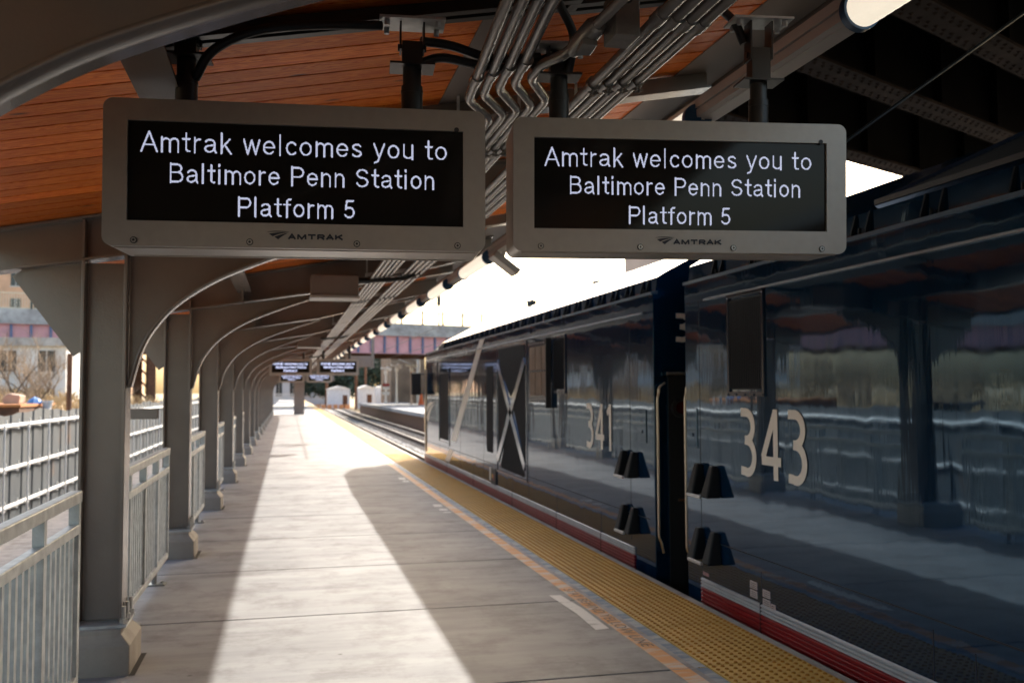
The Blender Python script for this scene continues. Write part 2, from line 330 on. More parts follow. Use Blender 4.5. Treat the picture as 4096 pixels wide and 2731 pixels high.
GLYPH = {
 ' ': (.28, []), 'A': (.76, [[(.03, 0), (.38, .97), (.73, 0)], [(.15, .34), (.61, .34)]]),
 'm': (.86, [[(.07, 0), (.07, .72)], [(.07, .46)]+_arc(.25, .46, .18, .20, 180, 0)+[(.43, 0)], [(.43, .46)]+_arc(.61, .46, .18, .20, 180, 0)+[(.79, 0)]]),
 't': (.36, [[(.17, .95)]+_arc(.29, .17, .12, .105, 180, 270)+[(.33, .065)], [(.02, .665), (.33, .665)]]),
 'r': (.37, [[(.07, 0), (.07, .72)], _arc(.28, .44, .21, .215, 180, 80)]),
 'a': (.60, [_arc(.27, .50, .20, .16, 160, 0)+[(.47, .14), (.54, .03)], [(.47, .41), (.25, .365)]+_arc(.235, .215, .18, .15, 85, 290)+[(.40, .13), (.47, .24)]]),
 'k': (.54, [[(.07, 0), (.07, 1)], [(.07, .26), (.44, .71)], [(.21, .43), (.49, 0)]]),
 'w': (.76, [[(.03, .72), (.20, .02), (.38, .70), (.56, .02), (.73, .72)]]),
 'e': (.60, [_arc(.29, .36, .235, .30, 2, 322, 24), _e]), 'l': (.21, [[(.08, 0), (.08, 1)]]),
 'c': (.53, [_arc(.29, .36, .225, .30, 40, 320, 20)]), 'o': (.60, [_arc(.29, .36, .235, .30, 0, 360, 26)]),
 's': (.52, [_arc(.25, .53, .175, .135, 20, 262)+_arc(.25, .205, .195, .14, 85, -160)]),
 'y': (.54, [[(.03, .72), (.27, .03)], [(.51, .72), (.27, .03), (.20, -.16), (.06, -.215)]]),
 'u': (.56, [[(.07, .72)]+_arc(.27, .25, .2, .185, 180, 360)+[(.47, .72)], [(.47, .72), (.47, 0)]]),
 'B': (.73, [[(.08, 0), (.08, 1)], [(.08, .935), (.38, .935)]+_arc(.40, .735, .19, .20, 90, -90)+[(.08, .535)], [(.08, .535), (.42, .535)]+_arc(.43, .30, .22, .235, 90, -90)+[(.08, .065)]]),
 'i': (.21, [[(.08, 0), (.08, .72)], [(.08, .90), (.08, 1)]]),
 'n': (.56, [[(.07, 0), (.07, .72)], [(.07, .44)]+_arc(.27, .44, .2, .22, 180, 0)+[(.47, 0)]]),
 'P': (.70, [[(.08, 0), (.08, 1)], [(.08, .935), (.42, .935)]+_arc(.42, .70, .22, .235, 90, -90)+[(.08, .465)]]),
 'S': (.74, [_arc(.36, .725, .25, .21, 15, 262)+_arc(.36, .29, .27, .225, 85, -165)]),
 'f': (.35, [[(.15, 0)]+_arc(.30, .80, .15, .135, 180, 75), [(.01, .665), (.32, .665)]]),
 '5': (.62, [[(.50, .935), (.17, .935), (.11, .48)]+_arc(.29, .325, .235, .26, 135, -150)]),
 '3': (.60, [[(.06, .94)]+_arc(.25, .735, .23, .205, 92, -78)+[(.20, .53)], [(.20, .53)]+_arc(.27, .285, .25, .235, 80, -110)+[(.05, .07)]]),
 '4': (.66, [[(.47, 0), (.47, 1)], [(.47, .96), (.06, .30)], [(.02, .265), (.64, .265)]]),
 '1': (.40, [[(.26, 0), (.26, 1)], [(.28, .95), (.05, .80)]]),
 'M': (.95, [[(.08, 0), (.10, 1)], [(.10, .95), (.475, .10), (.85, .95)], [(.85, 1), (.87, 0)]]),
 'T': (.80, [[(.0, .9), (.80, .9)], [(.40, 0), (.40, .9)]]),
 'R': (.78, [[(.08, 0), (.08, 1)], [(.08, .9), (.52, .9)]+_arc(.53, .68, .17, .22, 90, -90)+[(.08, .44)], [(.42, .44), (.72, 0)]]),
 'K': (.80, [[(.08, 0), (.08, 1)], [(.08, .36), (.74, .98)], [(.32, .58), (.78, 0)]]),
}
def strokes(txt, gap=.10):
    x = 0; out = []
    for ch in txt:
        w, L = GLYPH[ch]
        for pl_ in L: out.append([(p[0]+x, p[1]) for p in pl_])
        x += w+gap
    return out, x-gap
def ribbons(mb, txt, x0, x1, z0, z1, w, conv, gap=.10, step=.0003):
    """flat lettering from centre lines; every stroke sits a hair above the one before"""
    L, tw = strokes(txt, gap); sx = (x1-x0)/tw; sz = z1-z0
    for k, pl_ in enumerate(L):
        P = [Vector((x0+p[0]*sx, z0+(w/2/abs(sz))*sz*0+p[1]*sz)) for p in pl_]; A_ = []; B_ = []
        for i, p in enumerate(P):
            d0 = (P[i]-P[i-1]).normalized() if i else None; d1 = (P[i+1]-P[i]).normalized() if i < len(P)-1 else None
            d = (d0+d1).normalized() if d0 and d1 else (d0 or d1)
            n = Vector((-d.y, d.x)); m = 1.0
            if d0 and d1: m = 1/max(.45, n.dot(Vector((-d1.y, d1.x))))
            A_.append(p+n*w/2*m); B_.append(p-n*w/2*m)
        q = len(P); mb.add([conv(p.x, p.y, k*step) for p in A_+B_], [(i, i+1, q+i+1, q+i) for i in range(q-1)])
_capv, _ = text_mesh("H"); CAP = _capv[:, 1].max()-_capv[:, 1].min()

# ------------------------------------------------------------------ setting: ground, platform, track
def zdeck(x): return 2.85+.185*x
def zbeam(x): return 2.57+.16*x
PITCH = 3.84
YC = [6.04+PITCH*(k-1) for k in range(-1, 18)]         # canopy frames; index 0,1 stand behind / above the camera
YC[1] = 2.075
YEND = YC[-1]+1.6

g = MB(); g.add([(-900, -400, -1.75), (900, -400, -1.75), (900, 1600, -1.75), (-900, 1600, -1.75)], [(0, 1, 2, 3)])
tag(g.build("ground", earth), kind="structure")

pl = MB()
J = 1.86; y0 = 5.17-J*22; joints = []
y = y0
while y < 185:
    pl.box(-1.38, 2.151, y+.010, y+J-.010, -.25, 0); y += J
pl.box(-1.36, 2.98, -36, 184, -1.75, -.04)
platform = tag(pl.build("platform", concrete, bevel=.004), "pale brushed concrete platform slabs with dark cross joints", None, None, "structure")
sm = MB()
tag(platform, kind="structure")
y = y0
li = MB(); bl = MB(); co = MB(); ye = MB(); gs = MB()
while y < 185:
    a, b = y+.005, y+J-.005
    li.add([(2.151, a, 0), (2.264, a, 0), (2.264, b, 0), (2.151, b, 0)], [(0, 1, 2, 3)])
    gs.add([(2.264, a, 0), (2.302, a, 0), (2.302, b, 0), (2.264, b, 0)], [(0, 1, 2, 3)])
    bl.add([(2.302, a, 0), (2.373, a, 0), (2.373, b, 0), (2.302, b, 0)], [(0, 1, 2, 3)])
    co.box(2.972, 3.045, a, b, -.22, .002)
    ye.box(2.375, 2.970, a, (a+b)/2-.004, -.04, .008); ye.box(2.375, 2.970, (a+b)/2+.004, b, -.04, .008)
    y += J
tag(li.build("edge_line", orange), kind="structure"); tag(bl.build("blue_edge_line", blueline), kind="structure")
tag(gs.build("edge_concrete", concrete), kind="structure")
tag(co.build("platform_coping", coping, bevel=.006), kind="structure")
# truncated domes on the tactile strip, full geometry near the camera
dm = MB(); px = .0545; ny = int((24-3.5)/px)
for i in range(11):
    x = 2.40+i*px
    for j in range(ny):
        yy = 3.5+j*px; n = 6 if yy < 12 else 4
        r0, r1, h = .0150, .0085, .0080
        vs = [(x+r0*math.cos(2*math.pi*k/n), yy+r0*math.sin(2*math.pi*k/n), .008) for k in range(n)]+[(x+r1*math.cos(2*math.pi*k/n), yy+r1*math.sin(2*math.pi*k/n), .008+h) for k in range(n)]
        dm.add(vs, [tuple(range(n, 2*n))]+[(k, (k+1) % n, n+(k+1) % n, n+k) for k in range(n)])
for i in range(11):                                     # farther away the rows run together
    x = 2.40+i*px
    for j in range(45):
        yy = 24+j*3.5; dm.prism([(x-.0125, .008), (x-.007, .0145), (x+.007, .0145), (x+.0125, .008)], 'y', yy, yy+3.4)
ye.v, base = ye.v, None
o_ = len(ye.v); ye.v += dm.v; ye.f += [tuple(i+o_ for i in f) for f in dm.f]; ye.m += [1]*len(dm.m); ye.sm += dm.sm
tag(ye.build("tactile_strip", [yellow, M("tactile_dome_yellow", (.50, .215, .008), .5, 0, .15, 3.)], fixn=True), kind="structure")
# painted lettering and worn patches on the slab
v, f = text_mesh("STAY BEHIND YELLOW LINE", spacing=1.05)
v[:, 0] -= v[:, 0].min(); sx_ = 1.76/v[:, 0].max(); sy_ = .078/CAP
tm = MB(); tm.add([(2.170+q[1]*sy_, 7.42-q[0]*sx_, .004) for q in v], f)
tag(tm.build("edge_lettering", M("faded_dark_lettering", (.20, .14, .09), .7, 0, .3, 20)), kind="structure")
pm = MB()
pm.add([(2.00, 7.23, .004), (2.09, 7.22, .004), (2.12, 6.75, .004), (2.115, 6.14, .004), (2.015, 6.12, .004), (2.03, 6.6, .004)], [(0, 1, 2, 3, 4, 5)])
for k, (a, b) in enumerate(((13.35, 13.05), (12.85, 12.62), (12.5, 12.38), (17.6, 17.2), (17.0, 16.75), (22.0, 21.7))):
    pm.add([(2.0+.02*(k % 3), a, .004), (2.12, a-.03, .004), (2.10, b, .004), (1.99, b+.04, .004)], [(0, 1, 2, 3)])
tag(pm.build("paint_patch", whiteworn), kind="structure")

# track bed, rails, sleepers
tb = MB()
tb.add([(3.0, -14, -1.28), (9.25, -14, -1.28), (9.25, 330, -1.28), (3.0, 330, -1.28)], [(0, 1, 2, 3)])
tag(tb.build("track_bed", ballast), kind="structure")
st = MB(); rnd = random.Random(3)
for k in range(5200):                                   # loose ballast stones where the track shows past the engine
    x = 3.1+rnd.random()*5.8; yy = 21+rnd.random()**1.7*75; s = .028+.03*rnd.random(); z = -1.28+s*.3
    vs = [(x+s*rnd.uniform(.6, 1.2)*dx, yy+s*rnd.uniform(.6, 1.2)*dy, z+s*rnd.uniform(.6, 1.1)*dz) for dx, dy, dz in ((1, 0, 0), (-1, 0, 0), (0, 1, 0), (0, -1, 0), (0, 0, 1), (0, 0, -1))]
    st.add(vs, [(0, 2, 4), (2, 1, 4), (1, 3, 4), (3, 0, 4), (2, 0, 5), (1, 2, 5), (3, 1, 5), (0, 3, 5)])
tag(st.build("ballast", ballast), kind="stuff")
for tx, nm in ((4.67, "near"), (7.67, "far")):
    r = MB()
    for s in (-.7175, .7175):
        x = tx+s
        r.box(x-.035, x+.035, -14, 300, -1.10, -1.06, 0); r.box(x-.012, x+.012, -14, 300, -1.22, -1.10, 1); r.box(x-.07, x+.07, -14, 300, -1.25, -1.22, 1)
    yy = 18.
    while yy < 120: r.box(tx-1.25, tx+1.25, yy, yy+.22, -1.42, -1.25, 2); yy += .62
    tag(r.build("railway_track", [railtop, railside, sleeper]), kind="structure")

# gravel strip left of the platform, brush slope behind the fence
gv = MB(); gv.add([(-9, -40, -.72), (-1.37, -40, -.72), (-1.37, 160, -.72), (-9, 160, -.72)], [(0, 1, 2, 3)])
tag(gv.build("gravel_ground", gravel), kind="structure")
rs = random.Random(11); hb = MB(); nx, ny_ = 26, 60; grid = []
for j in range(ny_+1):
    for i in range(nx+1):
        x = -6.5-i*2.2; yy = -20+j*3.2
        h = -.7+2.3*(1-math.exp(-max(0, -x-7.0)/11))+rs.uniform(-.22, .22)*min(1, max(0, -x-7)/2)
        grid.append((x, yy, h))
hb.add(grid, [(j*(nx+1)+i, j*(nx+1)+i+1, (j+1)*(nx+1)+i+1, (j+1)*(nx+1)+i) for j in range(ny_) for i in range(nx)], 0, True)
tag(hb.build("hillside", earth), kind="structure")

# ------------------------------------------------------------------ canopy frames
def crm(pts, n=6):
    P = [Vector(p) for p in pts]; P = [2*P[0]-P[1]]+P+[2*P[-1]-P[-2]]; out = []
    for i in range(1, len(P)-2):
        for k in range(n):
            t = k/n; a, b, c, d = P[i-1], P[i], P[i+1], P[i+2]
            out.append(.5*((2*b)+(c-a)*t+(2*a-5*b+4*c-d)*t*t+(3*b-a-3*c+d)*t**3))
    out.append(P[-2]); return out
def make_frame():
    t = thing("canopy_frame", "x", "canopy column", (0, 0, 0), "steel columns carrying the platform canopy")
    c = MB()
    for x in (-1.17, -.938): c.box(x, x+.018, -.10, .10, .27, zbeam(x)-.016)
    c.box(-1.152, -.938, -.006, .006, .27, zbeam(-1.1)-.03)
    for s in (-1, 1): c.box(-1.152, -1.144, s*.006, s*.014, .3, 2.3); c.box(-.946, -.938, s*.006, s*.014, .3, 2.3)
    c.build("column", steel, t, bevel=.003)
    b = MB(); xa, xb = -1.66, 2.12
    zt_ = lambda x: zbeam(x) if x <= .45 else zbeam(.45)+.255*(x-.45)
    b.prism([(xa, zbeam(xa)), (.45, zbeam(.45)), (xb, zt_(xb)), (xb, zdeck(xb)-.004), (xa, zdeck(xa)-.004)], 'y', -.006, .006)
    b.prism([(xa, zbeam(xa)-.015), (.45, zbeam(.45)-.015), (.45, zbeam(.45)), (xa, zbeam(xa))], 'y', -.085, .085)
    b.prism([(.452, zbeam(.45)-.015), (xb, zt_(xb)-.015), (xb, zt_(xb)), (.452, zbeam(.45))], 'y', -.07, .07)
    b.prism([(xa, zdeck(xa)-.020), (xb, zdeck(xb)-.020), (xb, zdeck(xb)-.004), (xa, zdeck(xa)-.004)], 'y', -.1, .1)
    for x in (-1.17, -.938): b.box(x, x+.014, -.098, .098, zbeam(x)+.004, zdeck(x)-.024)
    b.build("beam", steel, t, bevel=.002)
    h = MB(); cv = crm([(-.918, 1.63), (-.865, 1.83), (-.79, 1.98), (-.66, 2.13), (-.45, 2.275), (-.2, 2.39), (.12, 2.51), (.45, zbeam(.45)-.022)])
    pts = [(p.x, p.y) for p in cv]
    h.prism(pts+[(-.918, zbeam(-.918)-.016)], 'y', -.006, .006)
    for i in range(len(pts)-1):
        (x0, z0), (x1, z1) = pts[i], pts[i+1]; d = Vector((x1-x0, z1-z0)).normalized(); n = Vector((d.y, -d.x))*.016
        h.add([(x0, -.062, z0), (x1, -.062, z1), (x1, .062, z1), (x0, .062, z0), (x0+n.x, -.062, z0+n.y), (x1+n.x, -.062, z1+n.y), (x1+n.x, .062, z1+n.y), (x0+n.x, .062, z0+n.y)],
              [(0, 1, 2, 3), (7, 6, 5, 4), (0, 4, 5, 1), (3, 2, 6, 7)], 0, True)
    h.build("curved_bracket", steel, t)
    k = MB(); k.prism([(-1.172, 1.86), (-1.172, zbeam(-1.172)-.016), (-1.50, zbeam(-1.5)-.016)], 'y', -.006, .006)
    k.bar((-1.178, 0, 1.845), (-1.515, 0, zbeam(-1.515)-.018), .12, .014, 0, (0, 1, 0)); k.build("side_bracket", steel, t)
    bp = MB(); bp.box(-1.24, -.885, -.17, .17, .255, .27); bp.build("base_plate", galv, t)
    for x, yy in ((-.905, -.13), (-.905, 0.0), (-.905, .13), (-1.21, -.13), (-1.21, .13)):
        a = MB(); a.cyl((x, yy, .27), (x, yy, .37), .012, 8); a.cyl((x, yy, .27), (x, yy, .30), .022, 6, 0, False); a.build("anchor_bolt", bolt_m, t)
    return t
def make_pedestal():
    p = MB()
    def ring(z, dx, dy): return [(-1.31+dx*.4, -.225+dy, z), (-.856-dx, -.225+dy, z), (-.856-dx, .225-dy, z), (-1.31+dx*.4, .225-dy, z)]
    R_ = [ring(-.02, 0, 0), ring(.165, 0, 0), ring(.225, .05, .03), ring(.255, .05, .03)]
    v = [q for r in R_ for q in r]; f = [(i*4+j, i*4+(j+1) % 4, (i+1)*4+(j+1) % 4, (i+1)*4+j) for i in range(3) for j in range(4)]+[(12, 13, 14, 15)]
    p.add(v, f); o = p.build("concrete_pedestal", conc2, None, bevel=.008)
    g_ = MB(); g_.add([(-.857, -.24, .003), (-.825, -.24, .003), (-.825, .24, .003), (-.857, .24, .003)], [(0, 1, 2, 3)]); g_.build("joint_gap", seam_m, o)
    return o
fr0 = make_frame(); pd0 = make_pedestal()
for k, yc in enumerate(YC):
    fr = fr0 if k == 0 else copy_tree(fr0)
    pd = pd0 if k == 0 else copy_tree(pd0)
    fr.location = (0, yc, 0); pd.location = (0, yc, 0)
    if k < 1: w = "taupe canopy column standing behind the viewpoint, out of the picture"; w2 = "concrete pedestal under the column standing behind the viewpoint"
    elif k == 1: w = "nearest canopy frame, only its broad curved arm crossing the top left corner"; w2 = "concrete pedestal under the nearest canopy frame, outside the left picture edge"
    elif k == 2: w = "large taupe column rising at the left below the left display sign"; w2 = "nearest concrete pedestal, with anchor bolts, at the lower left"
    else:
        w = "taupe steel canopy column with curved arm, %s full column from the camera" % ORD[k-2]; w2 = "concrete pedestal, %s in the row counted from the camera" % ORD[k-2]
    tag(fr, w); tag(pd, w2, "pedestal", "concrete pedestals under the canopy columns")

# roof: soffit boards, flush panels, joists, purlin
roof = thing("canopy_roof", "sloping canopy roof lined with orange brown timber boards", "canopy roof", (0, 0, 3.2))
wd = MB(); ya = YC[0]-24  # roof runs on unseen behind the camera, keeping sky light off the near frames
yy = math.floor(ya/BOARD)*BOARD
def slab(mb, xa, xb, y0, y1, zo0, zo1, mi=0):
    mb.prism([(xa, zdeck(xa)+zo0), (xb, zdeck(xb)+zo0), (xb, zdeck(xb)+zo1), (xa, zdeck(xa)+zo1)], 'y', y0, y1, mi)
while yy < YEND:
    for xa, xb in ((-1.80, .70), (.885, 1.92)): slab(wd, xa, xb, yy+.0065, yy+BOARD-.0065, 0, .02)
    yy += BOARD
wd.build("timber_soffit", wood, roof)
dk = MB(); slab(dk, -1.84, 2.25, ya, YEND, .021, .10); dk.build("roof_deck", blackmetal, roof)
for xa, xb in ((.70, .885), (1.92, 2.24)):
    q = MB(); slab(q, xa, xb, ya, YEND, -.006, .018); q.build("flush_panel", steel_soft, roof)
fa = MB(); fa.box(2.25, 2.272, ya, YEND, zdeck(2.25)-.02, zdeck(2.25)+.11); fa.box(-1.87, -1.845, ya, YEND, zdeck(-1.85)-.03, zdeck(-1.85)+.11); fa.build("fascia", steel_soft, roof)
pu = MB()
for ysec in range(len(YC)-1):
    a, b = YC[ysec]+.01, YC[ysec+1]-.01; x = -.42; zt = zdeck(x)-.006
    pu.box(x-.006, x+.006, a, b, zt-.17, zt); pu.box(x-.07, x+.07, a, b, zt-.182, zt-.17)
    pu.bar((x-.01, a, zt-.19), (x-.01, a+.28, zt-.19), .02, .20); pu.bar((x-.01, b, zt-.19), (x-.01, b-.28, zt-.19), .02, .20)
pu.build("purlin", steel, roof)
for k in range(len(YC)-1):
    jy = (YC[k]+YC[k+1])/2+.42; j = MB(); d = .085
    xa, xb = -.42, 2.1
    j.prism([(xa, zdeck(xa)-d), (xb, zdeck(xb)-d), (xb, zdeck(xb)-.004), (xa, zdeck(xa)-.004)], 'y', jy-.005, jy+.005)
    j.prism([(xa, zdeck(xa)-d-.012), (xb, zdeck(xb)-d-.012), (xb, zdeck(xb)-d), (xa, zdeck(xa)-d)], 'y', jy-.06, jy+.06)
    j.build("joist", steel, roof)

# ------------------------------------------------------------------ display signs
SW, SH = 1.181, .457
SL, SR, ST, SB = -.5185, .519, .161, -.150
def rrect(x0, x1, z0, z1, r, n=6):
    out = []
    for cx, cz, a0 in ((x1-r, z1-r, 0), (x0+r, z1-r, 90), (x0+r, z0+r, 180), (x1-r, z0+r, 270)):
        for k in range(n+1):
            a = rad(a0+90*k/n); out.append((cx+r*math.cos(a), cz+r*math.sin(a)))
    return out
def led_message(lines, x0, x1, z0, z1, pitch=.00216, hwf=1.3):
    nc = int((x1-x0)/pitch); nr = int((z1-z0)/pitch); grid = np.zeros((nr, nc), bool); Wd, Hd = x1-x0, z1-z0
    for txt, fx0, fx1, fb, cap in lines:
        L, tw = strokes(txt, .115); sx = (fx1-fx0)*Wd/tw; sz = cap*Hd; hw = pitch*hwf
        gx, gz = np.meshgrid((np.arange(nc)+.5)*pitch, (np.arange(nr)+.5)*pitch)
        for pl_ in L:
            P = [(fx0*Wd+p[0]*sx, Hd*(1-fb)+p[1]*sz) for p in pl_]
            for (ax, ay), (bx, by) in zip(P[:-1], P[1:]):
                i0 = max(0, int((min(ax, bx)-hw)/pitch)-1); i1 = int((max(ax, bx)+hw)/pitch)+2; j0 = max(0, int((min(ay, by)-hw)/pitch)-1); j1 = int((max(ay, by)+hw)/pitch)+2
                X = gx[j0:j1, i0:i1]; Z = gz[j0:j1, i0:i1]; dx, dy = bx-ax, by-ay; l2 = max(1e-12, dx*dx+dy*dy)
                u = np.clip(((X-ax)*dx+(Z-ay)*dy)/l2, 0, 1)
                grid[j0:j1, i0:i1] |= (X-ax-u*dx)**2+(Z-ay-u*dy)**2 <= hw*hw
    mb = MB(); h = pitch*.41
    for j, i in np.argwhere(grid):
        x = x0+(i+.5)*pitch; z = z0+(j+.5)*pitch
        mb.add([(x-h, .0085, z-h), (x+h, .0085, z-h), (x+h, .0085, z+h), (x-h, .0085, z+h)], [(0, 1, 2, 3)])
    return mb
# brand mark: three sweeping bands and the word, flat on the bezel
def mark(mb, x, z, s, ysurf=-.0015, conv=None):
    """x,z: left end and mid height, s: overall width"""
    cv = conv or (lambda a, b: (a, ysurf, b))
    def band(top, bot):
        n = 10; P = lambda q, t: ((1-t)**2*q[0][0]+2*t*(1-t)*q[1][0]+t*t*q[2][0], (1-t)**2*q[0][1]+2*t*(1-t)*q[1][1]+t*t*q[2][1])
        A = [P(top, i/n) for i in range(n+1)]; B = [P(bot, i/n) for i in range(n+1)]
        vs = [cv(x+p[0]*s, z+p[1]*s) for p in A+B]
        mb.add(vs, [(i, i+1, n+2+i, n+1+i) for i in range(n)])
    band(((0, .045), (.12, .075), (.31, .052)), ((0, .045), (.14, .050), (.31, .052)))
    band(((.035, .022), (.17, .052), (.30, .045)), ((.085, -.012), (.17, .030), (.30, .045)))
    band(((.105, -.018), (.19, .022), (.285, .036)), ((.155, -.052), (.20, -.005), (.285, .036)))
    ribbons(mb, "AMTRAK", x+.285*s, x+s, z-.045*s, z+.020*s, .0225*s, lambda a, b, d: (a, ysurf-d, b), gap=.16)
LINES = [("Amtrak welcomes you to", .0355, .951, .305, .206), ("Baltimore Penn Station", .118, .912, .612, .196), ("Platform 5", .317, .669, .935, .196)]
def make_sign(loc, rot, label, poles, small=False):
    t = thing("info_display", label, "display sign", loc, "electronic welcome displays under the canopy", rot)
    D = .27; h = MB(); out = rrect(-SW/2, SW/2, -SH/2, SH/2, .030); inn = [(SR, ST), (SL, ST), (SL, SB), (SR, SB)]
    n = len(out); q = n//4
    vo = [(x, 0, z) for x, z in out]; vi = [(x, 0, z) for x, z in inn]; vr = [(x, .012, z) for x, z in inn]
    back = [(x, D, z) for x, z in out]; lip = [(x, .016, z) for x, z in out]
    h.v = vo+vi+vr+lip+back
    def ff(*a): h.f.append(a); h.m.append(0); h.sm.append(False)
    for c in range(4):
        for k in range(q-1): ff(c*q+k, c*q+k+1, n+c)
        ff(c*q+q-1, (c*q+q) % n, n+(c+1) % 4, n+c)
    for c in range(4): ff(n+c, n+(c+1) % 4, n+4+(c+1) % 4, n+4+c)
    for k in range(n): ff(k, (k+1) % n, n+8+(k+1) % n, n+8+k)
    for k in range(n): ff(n+8+k, n+8+(k+1) % n, 2*n+8+(k+1) % n, 2*n+8+k)
    ff(*range(2*n+8, 3*n+8))
    h.box(-SW/2+.03, SW/2-.03, .030, .034, -SH/2-.003, -SH/2+.004); h.box(-SW/2+.04, SW/2-.04, .235, .239, -SH/2-.003, -SH/2+.004)
    h.build("housing", housing, t, local=True)
    s = MB(); s.box(SL, SR, .0105, .0118, SB, ST); scr = s.build("screen", screen_m, t, local=True)
    led_message(LINES, SL, SR, SB, ST, .00432 if small else .00216, 1.15 if small else 1.3).build("message", M('led_dots_bright', (.5, .5, .6), .5, 0, 0, emit=(.62, .68, 1.0), es=.75) if small else led_m, scr, local=True, fixn=False)
    lg = MB(); mark(lg, -.100, -.189, .236); lg.build("logo", ink, t, local=True, fixn=False)
    if not small:
        for x in (-.496, -.15, .18, .5):
            b = MB(); b.cyl((x, .002, -.211), (x, -.004, -.211), .0105, 14, 1); b.cyl((x, -.004, -.211), (x, -.006, -.211), .0085, 6, 0, False); b.cyl((x, -.006, -.211), (x, -.0064, -.211), .004, 6, 1, False); b.build("bolt", [bolt_m, black], t, local=True)
        sn = MB(); sn.cyl((.497, .004, ST+.004), (.497, -.002, ST+.004), .008, 12); sn.build("sensor", black, t, local=True)
        for x in (-.49, -.14, .19, .52):
            b = MB(); b.box(x-.032, x+.032, .03, .07, SH/2-.006, SH/2+.008); b.build("hinge", blackmetal, t, local=True)
    for x, top in poles:
        p = MB(); z0 = SH/2-.01
        p.cyl((x, .16, z0), (x, .16, z0+.13), .036, 20); p.cyl((x, .16, z0+.05), (x, .16, z0+.19), .031, 20); p.cyl((x, .16, z0+.105), (x, .16, z0+.115), .0375, 20)
        p.box(x-.075, x+.075, .10, .22, z0+.19, z0+.197)
        po = p.build("hanger_pole", blackmetal, t, local=True)
        b = MB(); zc = z0+.197
        hd = max(.10, top-zc)
        b.box(x-.034, x+.034, .128, .192, zc, zc+hd*.55); b.box(x-.042, x-.036, .125, .195, zc+hd*.35, zc+hd); b.box(x+.036, x+.042, .125, .195, zc+hd*.35, zc+hd)
        b.cyl((x-.048, .16, zc+hd*.45), (x+.048, .16, zc+hd*.45), .012, 10); b.build("swivel_bracket", blackmetal, po, local=True)
        b = MB(); b.box(x-.11, x+.11, .095, .225, zc+hd, zc+hd+.008)
        for dx in (-.085, .085):
            for dy in (.12, .20): b.cyl((x+dx, dy, zc+hd+.001), (x+dx, dy, zc+hd-.02), .010, 6, 0, False)
        b.build("mounting_plate", galv, po, local=True)
    return t
sA = make_sign((.033, 3.04, 2.276), (rad(.9), 0, rad(-4.87)), "nearest left display, hung from two black poles beside the big curved arm", [(-.375, .44), (.36, .56)])
sB = make_sign((1.331, 3.04, 2.302), (rad(2.7), 0, rad(-7.8)), "nearest right display, hanging in front of the blue engines", [(-.41, .44), (.33, .63)])
sC = make_sign((.10, 27.6, 2.276), (0, 0, 0), "small distant left display, between the curved arms and its twin", [(-.375, .40), (.36, .54)], True)
sD = make_sign((1.42, 27.6, 2.28), (0, 0, 0), "small distant right display, beside the end of the tube lights", [(-.41, .62), (.33, .76)], True)
sE = copy_tree(sC, None, (.22, 47.5, 2.25), "farthest left display, half hidden under the distant left one")
sF = copy_tree(sD, None, (1.55, 47.5, 2.25), "farthest right display, half hidden under the distant right one")

# support channels the signs hang from
for (x0, x1, yy, dz, lb) in ((-.75, 1.02, 3.22, 0, "black slotted channel under the boards above the left display"), (.98, 2.2, 3.26, .0, "black slotted channel under the boards above the right display")):
    c = MB(); L_ = lambda x: zdeck(x)-.010+dz
    c.prism([(x0, L_(x0)-.042), (x1, L_(x1)-.042), (x1, L_(x1)), (x0, L_(x0))], 'y', yy-.055, yy-.014); c.prism([(x0, L_(x0)-.042), (x1, L_(x1)-.042), (x1, L_(x1)), (x0, L_(x0))], 'y', yy+.014, yy+.055)
    c.prism([(x0, L_(x0)-.03), (x1, L_(x1)-.03), (x1, L_(x1)-.004), (x0, L_(x0)-.004)], 'y', yy-.013, yy+.013)
    tag(c.build("support_channel", blackmetal, bevel=.002), lb, "channel", "support channels above the displays")

